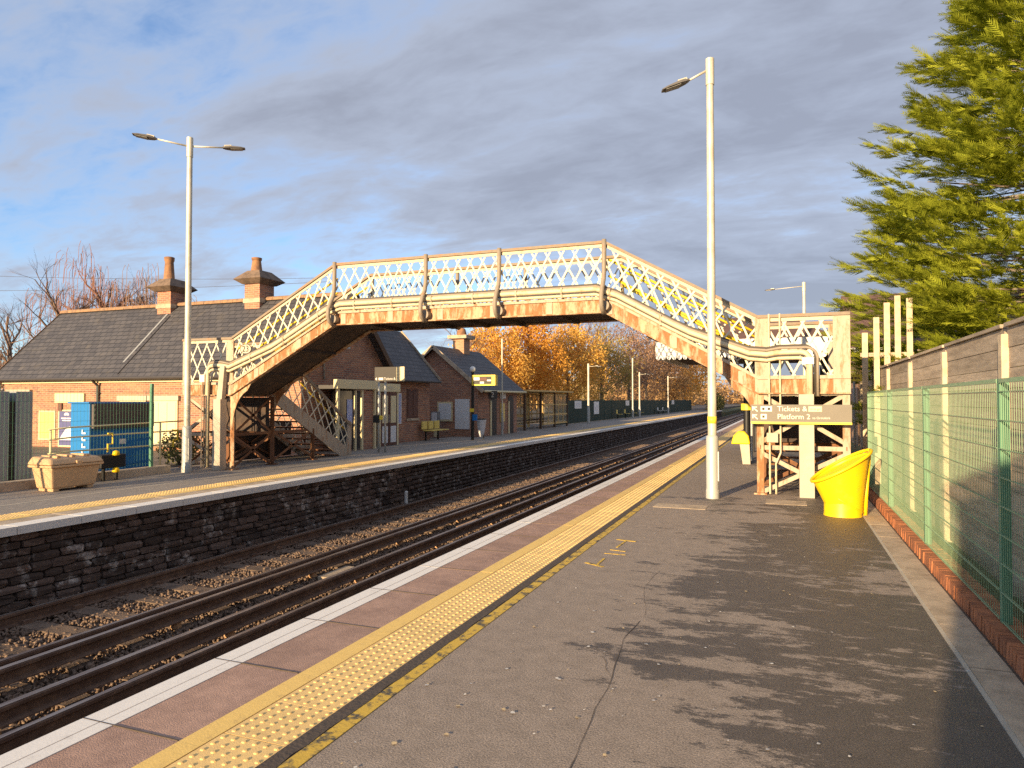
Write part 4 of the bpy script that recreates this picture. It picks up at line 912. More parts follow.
MB().box(-22.99, -22.83, 17.9, 18.0, 1.9, 1.94).build('pipe_bracket', 'dark_grey', dp)
def chimney(x, lab, h=0.5, ph=.85):
    c = MB().box(x - .34, x + .34, 20.12, 20.88, 4.9, 5.37 + h).build('chimney', 'brick_wall', sb)
    MB().box(x - .38, x + .38, 20.08, 20.92, 5.20, 5.36).build('flashing', 'concrete', c)
    z = 5.37 + h
    MB().add([(x - .40, 20.05, z), (x + .40, 20.05, z), (x + .40, 20.95, z), (x - .40, 20.95, z), (x - .62, 19.82, z + .16), (x + .62, 19.82, z + .16), (x + .62, 21.18, z + .16), (x - .62, 21.18, z + .16)], [(0, 3, 2, 1), (4, 5, 6, 7), (0, 1, 5, 4), (1, 2, 6, 5), (2, 3, 7, 6), (3, 0, 4, 7)]).build('corbel', 'stone_brown', c)
    MB().add([(x - .62, 19.82, z + .161), (x + .62, 19.82, z + .161), (x + .62, 21.18, z + .161), (x - .62, 21.18, z + .161), (x - .27, 20.17, z + .50), (x + .27, 20.17, z + .50), (x + .27, 20.83, z + .50), (x - .27, 20.83, z + .50)], [(0, 3, 2, 1), (4, 5, 6, 7), (0, 1, 5, 4), (1, 2, 6, 5), (2, 3, 7, 6), (3, 0, 4, 7)]).build('cap', 'stone_brown', c)
    MB().lathe([(.24, z + .48), (.20, z + .54), (.155, z + .48 + ph * .78), (.18, z + .48 + ph * .84), (.19, z + .48 + ph * .98), (.15, z + .48 + ph)], x - .05, 20.4, 14).build('chimney_pot', 'pot_clay', c, smooth=True, auto=40)
pmat('stone_brown', (.20, .14, .10), .85, (.11, .08, .06), 4, var=.2, bump=.2); pmat('pot_clay', (.34, .17, .08), .8, (.20, .11, .07), 4, var=.15)
chimney(-22.2, '', .48, .90); chimney(-17.95, '', .52, .52)
MB().bar((-21.75, 20.0, 4.88), (-21.72, 17.75, 2.585), .05, .03, (0, -.7, .7)).build('roof_seam', 'dark_grey', sb); MB().bar((-22.0, 20.1, 4.97), (-21.98, 18.2, 3.03), .09, .012, (0, -.7, .7)).build('lead_flashing', 'panel_grey', sb)
# openings and boards on the yard side
def framed(name, parent, x0, x1, z0, z1, y=18.0, frame='cream_paint', pane='glass_dark', n=2):
    f = MB().box(x0, x1, y - .05, y + .02, z0, z1).build(name, frame, parent); w = (x1 - x0 - .06) / n
    for k in range(n): MB().box(x0 + .06 + k * w, x0 + k * w + w, y - .062, y - .05, z0 + .07, z1 - .07).build('pane', pane, f)
    MB().box(x0 - .08, x1 + .08, y - .10, y, z1 + .003, z1 + .17).build('lintel', 'concrete_pale', f); MB().box(x0 - .06, x1 + .06, y - .12, y, z0 - .09, z0 - .003).build('sill', 'concrete_pale', f)
framed('window', sb, -21.85, -20.6, .20, 1.66, pane='cream_paint', n=2); framed('window', sb, -20.40, -19.15, .20, 1.66, pane='cream_paint', n=3); framed('window', sb, -27.7, -26.5, .3, 1.9, n=1)
MB().box(-25.1, -23.6, 17.93, 17.998, 1.58, 1.92).build('fascia_board', 'cream_paint', sb); MB().box(-24.95, -24.75, 17.94, 17.998, 1.28, 1.56).build('vent', 'brown_door', sb)
def board(name, label, cat, x0, x1, z0, z1, y, mat, frame='cream_paint'):
    t = thing(name, ((x0 + x1) / 2, y, z0), label, cat); MB().box(x0, x1, y - .03, y, z0, z1).build('frame', frame, t); MB().box(x0 + .05, x1 - .05, y - .036, y - .03, z0 + .05, z1 - .05).build('print', mat, t); return t
board('notice_board', 'sun-lit yellow notice board on the brick wall left of the blue cabinet', 'notice board', -26.0, -25.12, .20, 1.28, 17.998, 'poster_yellow')
pb = board('poster', 'navy poster with white picture beside the yellow notice board', 'poster', -24.95, -24.05, -.03, 1.32, 17.998, 'poster_navy')
MB().prism([(-24.87, .22), (-24.13, .22), (-24.13, .48), (-24.33, .72), (-24.5, .64), (-24.7, .44)], 'y', 17.955, 17.962).build('picture', 'paper', pb)
MB().prism([(-24.5 + .13 * math.cos(a), 1.12 + .10 * math.sin(a)) for a in np.linspace(0, math.pi, 9)], 'y', 17.955, 17.962).build('emblem', 'paper', pb)
MB().box(-24.78, -24.2, 17.955, 17.962, .99, 1.03).box(-24.72, -24.28, 17.955, 17.962, .91, .95).build('print_line', 'paper', pb)
# gable details facing the platform
MB().box(GX, GX + .03, 19.9, 20.1, 3.3, 4.0).build('vent', 'dark_grey', sb)
def lobby(name, label, y0, y1, z1, xf, glaz):
    t = thing(name, (xf, (y0 + y1) / 2, 0), label, 'doorway')
    MB().box(xf - .10, xf + .06, y0 - .12, y1 + .12, z1, z1 + .30).build('fascia', 'cream_paint', t, bevel=.01); MB().box(GX, xf - .10, y0 - .08, y1 + .08, z1, z1 + .12).build('flat_roof', 'dark_grey', t)
    for y in (y0, y1): MB().box(xf - .06, xf + .02, y - .05, y + .05, 0, z1).build('frame_post', 'cream_paint', t)
    return t
lb = lobby('entrance_lobby', 'cream framed station entrance just beyond the foot of the stairs', 18.75, 20.9, 2.04, -13.25, 0)
MB().box(-13.35, -13.30, 20.25, 20.95, 0, 2.0).build('side_wall', 'brick_wall', lb); MB().box(-13.33, -13.31, 18.82, 19.6, .1, 1.98).build('glass', 'glass_dark', lb); box('inner_post', 'cream_paint', lb, -13.33, -13.27, 19.74, 19.82, 0, 2.0); box('inner_post', 'cream_paint', lb, -13.33, -13.27, 20.12, 20.22, 0, 2.0)
MB().box(-13.9, -13.85, 19.3, 20.9, 0, 2.0).build('inner_wall', 'dark_grey', lb); box('poster', 'print_blue', lb, -13.30, -13.295, 19.3, 19.6, .9, 1.7)
lb2 = lobby('ticket_doors', 'dark framed glazed double doors under a cream fascia', 21.75, 23.0, 1.98, -13.6, 1)
for y0, y1 in ((21.82, 22.36), (22.40, 22.94)):
    d = MB().box(-13.64, -13.59, y0, y1, .02, 1.95).build('door_leaf', 'brown_door', lb2)
    for z0, z1 in ((.12, .72), (.84, 1.84)): MB().box(-13.588, -13.58, y0 + .09, y1 - .07, z0, z1).build('pane', 'cream_paint' if z0 > .5 else 'print_grey', d)
    MB().cyl((-13.56, (y1 - .03), .85), (-13.56, (y1 - .03), 1.15), .012, None, 6).build('handle', 'lamp_base', d)
text('lettering', 'Tickets', 'sign_white', lb2, .12, (-13.535, 22.37, 2.13), SIDE, 'CENTER')
# floodlight on the gable
fl = thing('wall_floodlight', (-14.0, 19.0, 3.0), 'pale wall bracket lamp with conduit on the brick gable', 'wall lamp')
MB().tube([(-14.05, 19.1, 2.35), (-14.05, 19.1, 3.25), (-13.95, 19.2, 3.35), (-13.6, 19.9, 3.42)], .03, 8).build('conduit', 'lamp_base', fl, smooth=True); MB().box(-13.95, -13.7, 18.7, 19.2, 3.28, 3.40).build('lamp', 'white', fl, bevel=.02)
# link block
lk = thing('link_building', (-15.6, 24.8, 0), 'low brick block with steep slate roof joining the two gabled buildings', 'building')
MB().box(-17.2, GX, 23.03, 26.5, -.1, 2.62).build('wall', 'brick_wall', lk); MB().prism([(-17.2, 2.62), (GX, 2.62), (-15.65, 4.55)], 'y', 26.4, 26.5).build('gable', 'brick_wall', lk)
slope('roof_slope', 'slate', lk, [(-13.72, 23.3, 2.50), (-13.72, 26.7, 2.50), (-15.65, 26.7, 4.66), (-15.65, 22.6, 4.66)]); slope('roof_slope', 'slate', lk, [(-17.58, 23.3, 2.50), (-17.58, 26.7, 2.50), (-15.655, 26.7, 4.66), (-15.655, 22.6, 4.66)])
MB().tube([(-13.68, 23.35, 2.44), (-13.68, 26.7, 2.44)], .055, 8).build('gutter', 'dark_grey', lk)
MB().bar((-15.65, 26.72, 4.66), (-13.72, 26.72, 2.50), .16, .03).build('bargeboard', 'concrete', lk)
rw = MB().box(GX, GX + .025, 24.55, 25.45, .95, 2.12).build('window', 'brown_door', lk); MB().box(GX + .025, GX + .04, 24.62, 24.97, 1.0, 2.05).build('shutter', 'brown_door', rw); MB().box(GX + .025, GX + .04, 25.03, 25.38, 1.0, 2.05).build('shutter', 'brown_door', rw)
MB().box(GX, GX + .06, 24.5, 25.5, .85, .945).build('sill', 'concrete', rw)
def wallboard(name, label, cat, y0, y1, z0, z1, x, mat, frame='white'):
    t = thing(name, (x, (y0 + y1) / 2, z0), label, cat); MB().box(x, x + .03, y0, y1, z0, z1).build('frame', frame, t); MB().box(x + .03, x + .036, y0 + .05, y1 - .05, z0 + .05, z1 - .05).build('print', mat, t)
wallboard('timetable_board', 'white and blue timetable board beside the glazed ticket doors', 'notice board', 23.45, 24.1, .75, 1.95, GX + .002, 'print_blue')
# small gabled building
gb3 = thing('gabled_building', (-15.2, 31.5, 0), 'small red brick gabled station building with arched doorways', 'building')
MB().box(-17.4, -13.0, 29.1, 34.0, -.1, 2.28).build('wall', 'brick_wall', gb3); MB().prism([(-17.4, 2.28), (-13.0, 2.28), (-15.2, 4.08)], 'y', 29.1, 34.0).build('gable', 'brick_wall', gb3)
slope('roof_slope', 'slate', gb3, [(-12.65, 28.85, 2.12), (-12.65, 34.3, 2.12), (-15.2, 34.3, 4.22), (-15.2, 28.85, 4.22)]); slope('roof_slope', 'slate', gb3, [(-17.75, 28.85, 2.12), (-17.75, 34.3, 2.12), (-15.205, 34.3, 4.22), (-15.205, 28.85, 4.22)])
for s in (-1, 1): MB().bar((-15.2, 28.82, 4.16), (-15.2 + s * 2.56, 28.82, 2.06), .17, .04).build('bargeboard', 'concrete', gb3)
MB().tube([(-12.6, 28.9, 2.08), (-12.6, 34.3, 2.08)], .05, 8).build('gutter', 'cream_paint', gb3)
c = MB().box(-15.5, -14.9, 31.6, 32.3, 3.7, 4.75).build('chimney', 'brick_pale', gb3); MB().box(-15.72, -14.68, 31.4, 32.5, 4.75, 4.92).build('cap', 'concrete', c); MB().lathe([(.2, 4.92), (.26, 5.0), (.2, 5.25), (.14, 5.3)], -15.2, 31.95, 12).build('chimney_pot', 'pot_clay', c, smooth=True)
def arch_door(y0, y1, zt):
    pts = [(y0, 0), (y1, 0), (y1, zt - .25)] + [((y0 + y1) / 2 + (y1 - y0) / 2 * math.cos(a), zt - .25 + .25 * math.sin(a)) for a in np.linspace(.2, math.pi - .2, 7)] + [(y0, zt - .25)]
    d = MB().prism(pts, 'x', -13.0, -12.985).build('door', 'black', gb3); MB().box(-12.985, -12.95, y0 - .02, y0 + .13, 0, zt - .3).build('jamb', 'cream_paint', d)
arch_door(30.45, 31.25, 1.95); arch_door(32.75, 33.5, 1.92)
box('number_sign', 'sign_grey', gb3, -12.98, -12.94, 30.3, 31.15, 1.98 - .02, 2.0)
ns = thing('platform_number', (-12.7, 29.6, 1.98), 'grey hanging sign with the number 2 by the arched doors', 'sign'); box('panel', 'sign_grey', ns, -12.72, -12.28, 29.6, 29.64, 1.74, 2.10); text('digit', '2', 'sign_white', ns, .34, (-12.5, 29.595, 1.91), FRONT, 'CENTER'); box('bracket', 'black', ns, -13.0, -12.72, 29.605, 29.635, 2.0, 2.03)
ws = thing('white_sign', (-12.9, 31.8, 1.8), 'small white sign high on the wall between the arched doors', 'sign'); box('panel', 'white', ws, -12.985, -12.95, 31.65, 32.35, 1.76, 2.05)
yp_ = thing('yellow_poster', (-12.95, 32.0, .8), 'tall yellow notice between the two arched doors', 'notice'); box('panel', 'poster_yellow', yp_, -12.985, -12.955, 31.7, 32.25, .62, 1.52)
b1 = thing('framed_map', (-14.6, 29.1, .9), 'cream framed map board on the red brick gable', 'notice board'); box('frame', 'cream_paint', b1, -15.05, -14.28, 29.05, 29.098, .70, 1.60); box('print', 'print_grey', b1, -14.98, -14.35, 29.04, 29.05, .78, 1.52)
b2 = thing('white_board', (-13.7, 29.1, .3), 'tall white panel fixed to the gable beside the framed map', 'notice board'); box('panel', 'print_grey', b2, -14.15, -13.42, 29.05, 29.098, .35, 1.72)
tb = thing('ticket_machine', (-14.9, 28.6, 0), 'narrow grey ticket machine standing beside the yellow seats', 'ticket machine'); box('stand', 'cream_paint', tb, -15.0, -14.85, 28.6, 28.75, 0, .5); box('head', 'panel_grey', tb, -15.1, -14.75, 28.5, 28.75, .5, 1.15); box('screen', 'paper', tb, -15.06, -14.79, 28.49, 28.5, .68, 1.1)

# seats
def seat_row(name, label, x, y, n, face, mat, group):
    t = thing(name, (x, y, 0), label, 'seats', group)
    MB().bar((x, y - .1, .38), (x, y + n * .55 - .45, .38), .05, .05, (1, 0, 0)).build('beam', 'black', t)
    for e in (y, y + (n - 1) * .55): MB().box(x - .03, x + .03, e - .03, e + .03, 0, .38).build('leg', 'black', t)
    for k in range(n):
        yy = y + k * .55; MB().box(x - .02, x + .42, yy - .22, yy + .22, .40, .44).build('seat', mat, t, bevel=.015); MB().add(*frustum(x - .10, x - .04, yy - .22, yy + .22, .46, .80, 0, 0)).build('backrest', mat, t, bevel=.015)
    return t
seat_row('seat_row', 'row of yellow metal seats against the station wall beside the ticket doors', -13.85, 25.7, 3, 1, 'yellow_seat', 'platform seats')
for k, (y, m, lab) in enumerate(((61.5, 'yellow_seat', 'first of the four single seats before the green fence'), (64.8, 'yellow_seat', 'second of the four single seats before the green fence'), (68.2, 'yellow_seat', 'third of the four single seats before the green fence'), (71.6, 'yellow_seat', 'fourth of the four single seats before the green fence'), (83.0, 'white', 'nearer of the two pale seats farthest down the platform'), (86.5, 'white', 'farther of the two pale seats farthest down the platform'))):
    seat_row('waiting_chair', lab, -13.9, y, 1, 1, m, 'platform seats')
# platform signs on posts
s1 = thing('direction_sign', (-12.1, 19.5, 0), 'grey direction sign on two white poles by the station entrance', 'sign')
for x in (-12.22, -11.98): MB().cyl((x, 19.5, 0), (x, 19.5, 2.3), .035, None, 10).build('pole', 'lamp_base', s1, smooth=True)
box('panel', 'sign_grey', s1, -12.35, -11.55, 19.45, 19.49, 2.28, 2.74); box('highlight', 'cream_paint', s1, -11.55, -11.26, 19.45, 19.49, 2.28, 2.74)
text('lettering', 'Tickets &', 'sign_white', s1, .11, (-12.0, 19.446, 2.36), FRONT); box('pictogram', 'sign_white', s1, -12.2, -12.03, 19.444, 19.449, 2.32, 2.40)
MB().prism([(-12.33, 2.36), (-12.26, 2.41), (-12.26, 2.31)], 'y', 19.444, 19.449).build('arrow', 'sign_white', s1)
MB().box(-12.36, -12.16, 19.38, 19.46, .95, 1.22).build('help_box', 'black', s1); MB().box(-12.13, -12.05, 19.40, 19.46, 1.05, 1.18).build('button', 'sign_yellow', s1)
s2 = thing('departure_board', (-12.25, 26.8, 0), 'yellow cased departure board on a black post', 'departure board')
MB().cyl((-12.25, 26.85, 0), (-12.25, 26.85, 2.85), .07, .06, 12).build('post', 'black', s2, smooth=True, auto=40); box('case', 'sign_yellow', s2, -12.18, -11.12, 26.6, 26.85, 2.28, 2.72)
d = box('screen', 'black', s2, -12.10, -11.28, 26.59, 26.6, 2.34, 2.66); box('display', 'paper', d, -12.08, -11.82, 26.584, 26.59, 2.50, 2.62); box('display', 'brown_door', d, -11.8, -11.5, 26.584, 26.59, 2.48, 2.62); box('display', 'paper', d, -11.80, -11.62, 26.584, 26.59, 2.36, 2.44); box('display', 'paper', d, -11.48, -11.3, 26.584, 26.59, 2.46, 2.52)
MB().lathe([(.02, 2.85), (.11, 2.9), (.13, 2.98), (.09, 3.07), (.02, 3.1)], -12.25, 26.85, 12).build('camera_dome', 'white', s2, smooth=True); MB().box(-12.34, -12.16, 26.74, 26.78, 1.18, 1.32).build('yellow_band', 'sign_yellow', s2); box('help_panel', 'blue_paint', s2, -12.2, -12.0, 26.72, 26.78, .82, 1.08)
bag = thing('rubbish_bag', (-12.0, 27.2, 0), 'translucent white rubbish sack hung on a hoop by the black post', 'rubbish bag'); MB().lathe([(.07, .12), (.12, .3), (.17, .55), (.2, .8), (.22, .86)], -12.0, 27.2, 12).build('sack', 'plastic_bag', bag, smooth=True); MB().tube([(-12 + .22 * math.cos(a), 27.2 + .22 * math.sin(a), .87) for a in np.linspace(0, 6.283, 13)], .018, 6).build('hoop', 'black', bag); MB().cyl((-12.0, 27.42, 0), (-12.0, 27.42, .9), .025, None, 8).build('stand', 'black', bag)

# timber waiting shelter
ws2 = thing('waiting_shelter', (-13.8, 40, 0), 'glazed timber waiting shelter beyond the gabled building', 'shelter')
XA, XB_, Y0, Y1 = -15.0, -13.3, 36.0, 44.0
for x in (XA, XB_):
    for y in (Y0, 38.7, 41.3, Y1): MB().box(x - .06, x + .06, y - .06, y + .06, 0, 2.12).build('post', 'timber_dark' if x > -14 else 'timber_shelter', ws2)
slope('roof', 'timber_shelter', ws2, [(-15.5, Y0 - .3, 2.16), (-15.5, Y1 + .3, 2.16), (-12.95, Y1 + .3, 2.24), (-12.95, Y0 - .3, 2.24)], .08)
for y in (Y0, Y1):
    for z in (.25, .8, 1.4, 2.05): MB().box(XA, XB_, y - .03, y + .03, z - .05, z + .05).build('rail', 'timber_shelter', ws2)
    MB().box(XA + .06, XB_ - .06, y - .006, y + .006, .3, 2.0).build('glass_pane', 'glass_clear', ws2)
for x, ya, yb in ((XA, Y0, Y1), (XB_, 39.2, Y1)):
    for z in (.25, .8, 1.4, 2.0): MB().box(x - .03, x + .03, ya + .06, yb - .06, z - .04, z + .04).build('rail', 'timber_shelter', ws2)
    for y in np.arange(ya + .9, yb - .2, 1.0): MB().box(x - .025, x + .025, y - .03, y + .03, .2, 2.05).build('mullion', 'timber_shelter', ws2)
    MB().box(x - .005, x + .005, ya + .08, yb - .08, .3, 1.98).build('glass_pane', 'glass_clear', ws2)
MB().box(XA + .15, XA + .55, 37, 43.5, .42, .48).build('bench', 'timber_dark', ws2)
# dark green fence and the signs on it
gf = thing('green_fence', (-14.3, 60, 0), 'dark green board fence along the back of the far platform', 'fence')
y = 44.6
while y < 116:
    MB().box(-14.36, -14.30, y - .05, y + .05, -.1, 1.72).build('post', 'dark_green', gf); mb = MB()
    for q in np.arange(y + .06, y + 2.62, .13): mb.box(-14.31, -14.285, q, q + .11, 0, 1.66)
    mb.build('panel', 'dark_green', gf); y += 2.7
for k, (y, w, z0, z1, lab) in enumerate(((50.0, 1.8, 1.05, 1.62, 'wide white sign on the green fence next to the timber shelter'), (55.4, 1.6, .55, 1.55, 'tall white poster on the green fence left of the single seats'), (67.4, 1.6, 1.15, 1.62, 'small white sign on the green fence behind the single seats'), (97, 2.2, 1.1, 1.65, 'farthest small white sign on the green fence'))):
    t = thing('fence_sign', (-14.27, y, z0), lab, 'sign'); box('panel', 'white', t, -14.28, -14.25, y - w / 2, y + w / 2, z0, z1); box('print', 'print_grey', t, -14.25, -14.246, y - w * .3, y + w * .3, z0 + (z1 - z0) * .3, z0 + (z1 - z0) * .7)
# far small house and paling at the end of the line
fh = thing('distant_cottage', (-6, 190, 0), 'tiny pale cottage in the distance beside the line', 'house'); MB().box(1.7, 13, 186, 196, -.5, 4.2).build('wall', 'white', fh); MB().prism([(185, 4.0), (191, 7.0), (197, 4.0)], 'x', 1.2, 13.5).build('roof', 'roof_brown', fh)

# unseen hut added behind the viewpoint to cast shade on the foot of the fence
ht = thing('shadow_hut', (0, -7, 0), 'unseen brick hut added behind the viewpoint to shade the fence foot', 'hut'); MB().box(-1.32, 1.0, -8.5, -5.2, 0, 3.3).build('wall', 'brick_wall', ht); MB().box(-1.40, 1.02, -8.6, -5.1, 3.3, 3.42).build('roof', 'dark_grey', ht); box('door', 'dark_green', ht, -.2, .6, -5.2, -5.16, 0, 2.0)

# ================================================================== TREES
def conifer():
    cx, cy = 6.85, 18.5
    t = thing('conifer_tree', (cx, cy, -.1), 'large bright green cypress tree spreading over the fence', 'tree')
    MB().tube([(cx, cy, -.1), (cx + .1, cy, 4), (cx, cy - .1, 9), (cx, cy, 14)], [.38, .3, .18, .03], 10).build('trunk', 'bark', t, smooth=True)
    zz = np.array([1.3, 2.0, 3.3, 5.0, 6.2, 7.4, 9.0, 10.8, 12.5, 14.8]); rr = np.array([4.6, 5.0, 5.1, 4.8, 4.5, 4.15, 3.5, 2.75, 1.7, .2])
    # branches: each a plume reaching from the trunk outwards and slightly up, carrying flat sprays
    V = []; nb = 1050; mb = MB(); zs = []
    leaf = []
    for b in range(nb):
        z = 1.15 + 13.4 * ((b + random.random()) / nb) ** 1.25; th = random.uniform(0, 2 * math.pi)
        Rm = float(np.interp(z, zz, rr)) * random.choice((.72, .85, .92, 1.0, 1.0, 1.06, 1.16)); rise = random.uniform(-.12, .42) + .03 * (z - 5)
        d = np.array([math.cos(th), math.sin(th), 0]); side = np.array([-d[1], d[0], 0])
        z0 = z - rise * Rm * .6
        if b % 5 == 0: mb.tube([(cx, cy, z0), tuple(np.array([cx, cy, z0]) + d * Rm * .5 + [0, 0, rise * Rm * .25]), tuple(np.array([cx, cy, z0]) + d * Rm * .88 + [0, 0, rise * Rm * .62])], [.05, .035, .012], 4, False)
        ns = int(38 * (Rm / 3.5)) + 8
        for k in range(ns):
            u = .50 + .50 * math.sqrt((k + random.random()) / ns)
            wdt = .52 * (1 - u) + .075
            p = np.array([cx, cy, z0]) + d * Rm * u + side * random.uniform(-1, 1) * wdt * Rm * .45 + np.array([0, 0, rise * Rm * u * (.5 + .5 * u) - .10 * random.random()])
            dd = d * random.uniform(.7, 1.1) + side * random.uniform(-.75, .75) + np.array([0, 0, random.uniform(-.05, .75)]); dd /= np.linalg.norm(dd)
            leaf.append((p, dd, random.uniform(.28, .56)))
    n = len(leaf); P = np.array([l[0] for l in leaf]); D = np.array([l[1] for l in leaf]); L = np.array([l[2] for l in leaf])[:, None]
    S_ = np.cross(D, np.array([0, 0, 1.0]) + rng.normal(0, .35, (n, 3))); S_ /= np.linalg.norm(S_, axis=1)[:, None]; U = np.cross(S_, D)
    tris = []
    def leaflet(a, dirv, ln, w):
        b_ = np.cross(dirv, U); b_ /= np.linalg.norm(b_, axis=1)[:, None]; tip = a + dirv * ln
        tris.append(np.stack([a - b_ * w, a + b_ * w, tip], 1))
    leaflet(P, D, L * 1.0, .012)
    for k in range(8):
        f = .06 + .105 * k; a = P + D * L * f - U * (L * .08 * f)
        for s in (-1, 1):
            dv = D * .95 + S_ * s * .62 + U * rng.uniform(-.25, .25, (n, 1)); dv /= np.linalg.norm(dv, axis=1)[:, None]; leaflet(a, dv, L * (.46 - .042 * k), .0125)
    T = np.concatenate(tris).reshape(-1, 3); F = np.arange(len(T)).reshape(-1, 3)
    o = bpy.data.objects.new('crown', npmesh('crown', T - np.array([cx, cy, -.1]), F, 'conifer')); COL.objects.link(o); o.parent = t
    mb.build('limb', 'bark', t)
conifer()

def grow(mb, p, d, L, r, depth, spread, droop, tips, nseg=3, n=4):
    p = Vector(p); d = Vector(d).normalized(); pts = [p]; rs = [r]
    for k in range(nseg):
        d = (d + Vector((random.gauss(0, .12), random.gauss(0, .12), random.gauss(0, .08) - droop * (1 if depth < 2 else .2)))).normalized(); p = p + d * (L / nseg); pts.append(p); rs.append(r * (1 - .45 * (k + 1) / nseg))
    mb.tube(pts, rs, n if depth > 1 else 3, False)
    if depth == 0: tips.append((pts[-1], d)); return
    kids = 3 if depth > 1 else 4
    for k in range(kids):
        i = random.randint(1, nseg); dd = (d + Vector((random.gauss(0, spread), random.gauss(0, spread), random.gauss(.1, spread * .6)))).normalized()
        grow(mb, pts[i], dd, L * random.uniform(.55, .82), rs[i] * .62, depth - 1, spread, droop, tips, nseg, n)
def bare_tree(name, label, x, y, h, depth, spread, droop, mat, group=None, weep=False):
    t = thing(name, (x, y, -.1), label, 'tree', group); random.seed(int(abs(x * 31 + y * 7)))
    tr = MB(); H = h * .62; pts = [(0, 0, 0), (random.uniform(-.1, .1) * h * .1, 0, H * .5), (random.uniform(-.1, .1) * h * .12, 0, H)]; base = h * .022
    tr.tube([(x + a, y + b_, c - .1) for a, b_, c in pts], [base, base * .75, base * .4], 8); tr.build('trunk', 'bark', t, smooth=True)
    mb = MB(); tips = []
    for k in range(13):
        f = .38 + .62 * k / 12; a = k * 2.4; zc = H * f
        d = (math.cos(a) * (1.15 - f * .6), math.sin(a) * (1.15 - f * .6), .55 + f * .5); grow(mb, (x + pts[2][0] * f, y, zc - .1), d, h * .20 * (1.25 - .3 * f), base * .40, depth, spread, droop, tips)
    if weep:
        for p, d in tips:
            L = random.uniform(.8, 2.6); mb.tube([p, p + Vector((d.x * .3, d.y * .3, -.25 * L)), p + Vector((d.x * .4, d.y * .4, -L))], .018, 3, False)
    mb.build('crown', mat, t)
    return t
bare_tree('birch_tree', 'bare silver birch left of the weeping tree behind the station roof', -45.5, 33.0, 11.6, 3, .45, .0, 'twig', 'bare trees behind the station house')
bare_tree('weeping_tree', 'bare reddish weeping tree above the middle of the station roof', -47.5, 38.0, 13.4, 3, .42, .03, 'twig_red', 'bare trees behind the station house', weep=True)
bare_tree('birch_tree', 'slender bare birch just left of the first chimney', -44.8, 39.5, 12.0, 3, .38, .02, 'twig', 'bare trees behind the station house', weep=True)
bare_tree('bare_tree', 'pale bushy bare tree at the far left edge above the roof', -41.6, 27.0, 8.2, 3, .5, .0, 'twig', 'bare trees behind the station house')
bare_tree('bare_tree', 'low bare tree between the two birches behind the ridge', -52.4, 40.0, 11.4, 3, .55, .0, 'twig_red', 'bare trees behind the station house')
bare_tree('bare_tree', 'bare twiggy tree behind the gabled building chimney', -22.5, 48.0, 8.4, 3, .42, .02, 'twig', 'bare trees behind the station house')

def leafy(name, x, y, h, w, n, size, mat, label, group, twigs='twig', z0=-.1, droop=.5, low=.12):
    t = thing(name, (x, y, z0), label, 'tree', group); random.seed(int(abs(x * 17 + y * 5))); tr = MB()
    tr.tube([(x, y, z0), (x + random.uniform(-.2, .2), y, h * .4), (x + random.uniform(-.4, .4), y, h * .82)], [h * .018, h * .013, h * .004], 8); tr.build('trunk', 'bark', t, smooth=True)
    mb = MB(); tips = []
    for k in range(11): f = .25 + .6 * k / 10; a = k * 2.4; grow(mb, (x, y, h * f * .85), (math.cos(a), math.sin(a), .9), h * .24 * (1.2 - .5 * f), h * .007, 3, .4, .0, tips)
    mb.build('limb', twigs, t)
    # leaves hang in clumps strung below each twig end
    cl = 150; C = []
    while len(C) < cl:
        u = rng.uniform(-1, 1, 3); 
        if np.dot(u, u) > 1: continue
        zz = u[2]; env = 1 - .35 * max(0, zz) ** 1.3
        C.append((u[0] * w * env, u[1] * w * env, h * (low + (1 - low) * (.5 + .5 * zz))))
    C = np.array(C); k = rng.integers(0, cl, n); P = C[k] + rng.normal(0, 1, (n, 3)) * np.array([w * .10, w * .10, h * .05]); P[:, 2] -= droop * rng.random(n) ** 2 * h * .08
    P[:, 2] = np.maximum(P[:, 2], .15)
    a = rng.normal(size=(n, 3)); a[:, 2] -= .7; a /= np.linalg.norm(a, axis=1)[:, None]; b_ = np.cross(a, rng.normal(size=(n, 3))); b_ /= np.linalg.norm(b_, axis=1)[:, None]; s = rng.uniform(.6, 1.4, (n, 1)) * size
    V = np.stack([P - a * s, P + b_ * s * .55, P + a * s, P - b_ * s * .55], 1).reshape(-1, 3)
    o = bpy.data.objects.new('crown', npmesh('crown', V, np.arange(4 * n).reshape(-1, 4), mat)); COL.objects.link(o); o.parent = t; o.location = (x - x, 0, 0); return t
G = 'autumn trees behind the far platform'
leafy('birch_tree', -23.5, 55, 8.6, 3.4, 16000, .10, 'birch_gold', 'golden leaved birch nearest the gabled building', G)
leafy('birch_tree', -22.5, 62, 9.8, 3.8, 17000, .105, 'birch_orange', 'tallest golden birch behind the timber shelter', G)
leafy('birch_tree', -21.0, 70, 10.0, 4.0, 13000, .115, 'birch_gold', 'golden birch just right of the timber shelter', G)
leafy('beech_tree', -20.5, 82, 10.6, 4.6, 8000, .12, 'olive_leaf', 'olive brown tree behind the row of four seats', G)
leafy('beech_tree', -19.5, 93, 12.5, 4.8, 5000, .12, 'rust_leaf', 'tall thin brown tree behind the farther lamp post', G)
leafy('beech_tree', -19.5, 106, 13.5, 5.2, 6000, .13, 'rust_leaf', 'broad brown tree left of the canopy valance', G)
leafy('beech_tree', -19.0, 122, 14.0, 5.4, 10000, .17, 'brown_leaf', 'brown tree below the canopy valance', G)
leafy('beech_tree', -18.5, 142, 14.0, 5.6, 9000, .18, 'birch_gold', 'golden brown tree near the vanishing rails', G)
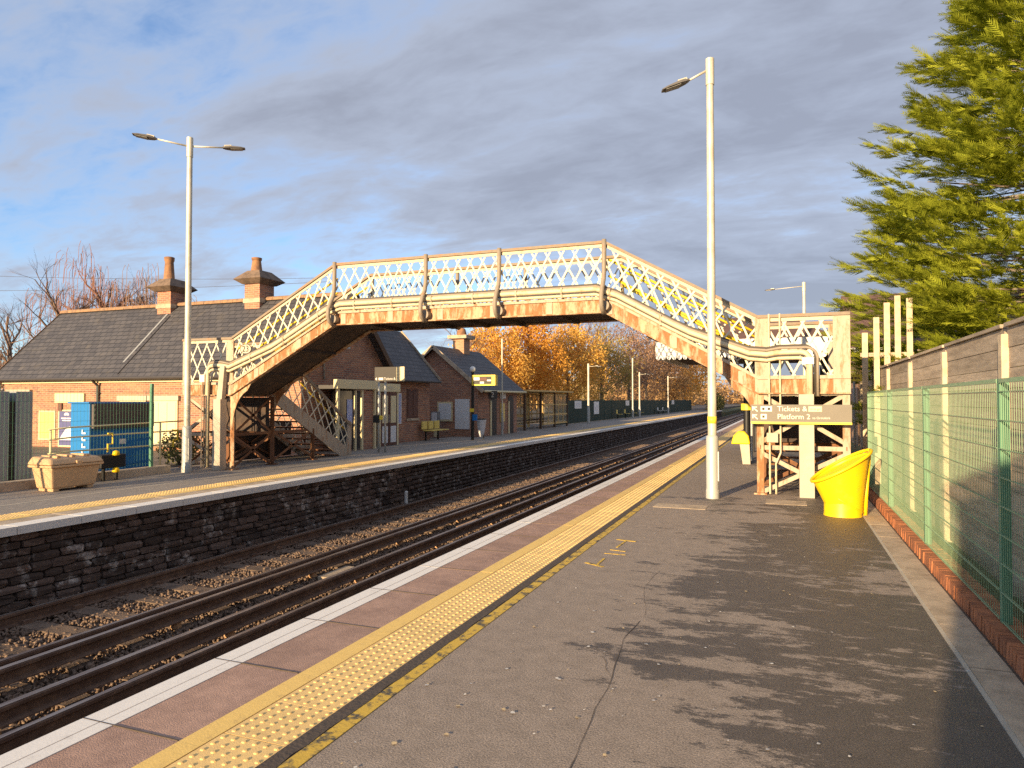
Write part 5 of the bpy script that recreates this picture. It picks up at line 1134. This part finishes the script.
for k, (x, y) in enumerate(((-24.5, 88), (-25, 100), (-24, 116))): bare_tree('bare_tree', ['leftmost bare trunk among the brown trees', 'middle bare trunk among the brown trees', 'rightmost bare trunk among the brown trees'][k], x, y, 15, 3, .4, .0, 'twig_red', G)
leafy('beech_tree', -50.5, 32, 5.6, 3.0, 6000, .09, 'rust_leaf', 'rusty leaved tree low at the far left edge', 'trees behind the yard')
# wooded backdrop along the line: one far-off mass
def wood():
    Vs = []; n = 42000; 
    x = np.where(rng.random(n) < .55, rng.uniform(-90, -24, n), rng.uniform(3, 70, n)); y = np.where(x < 0, rng.uniform(120, 330, n), rng.uniform(110, 330, n))
    sel = rng.random(n) < .12; x = np.where(sel, rng.uniform(-30, 20, n), x); y = np.where(sel, rng.uniform(300, 360, n), y)
    hmax = 5.5 + 3.0 * np.sin(x * .21 + y * .13) + 2.0 * np.sin(x * .5 + 1.7) + np.where(x > 0, -1.5, 1.5); z = rng.random(n) ** .8 * hmax
    P = np.stack([x, y, z], -1); a = rng.normal(size=(n, 3)); a /= np.linalg.norm(a, axis=1)[:, None]; b_ = np.cross(a, rng.normal(size=(n, 3))); b_ /= np.linalg.norm(b_, axis=1)[:, None]; s = rng.uniform(.35, .9, (n, 1))
    V = np.stack([P - a * s, P + b_ * s * .6, P + a * s, P - b_ * s * .6], 1).reshape(-1, 3)
    o = bpy.data.objects.new('distant_wood', npmesh('distant_wood', V, np.arange(4 * n).reshape(-1, 4), 'brown_leaf')); COL.objects.link(o); tag(o, 'brown wood in the far distance along the line', 'wood', kind='stuff')
wood()
shrub('shrub', 'dark green shrub beside the distant rails right of the lamp post', 2.9, 120, -.08, (2.2, 3.0, 3.0), 3000, .16, 'hedge_leaf')
shrub('shrub', 'olive shrub filling the verge where the rails vanish', -12.0, 130, -.6, (2.0, 4.0, 3.0), 3000, .16, 'shrub_leaf')
# telephone wires crossing the sky on the left
ow = thing('overhead_wire', (-60, 40, 9), 'pair of thin overhead wires crossing the sky at left', 'wire')
for (z0, z1) in ((12.5, 10.9), (11.0, 10.6)): MB().tube([(-70 + 38 * t, 36 + 8 * t, z0 + (z1 - z0) * t - 1.2 * t * (1 - t)) for t in np.linspace(0, 1, 13)], .014, 5, False).build('wire', 'cable_dark', ow)
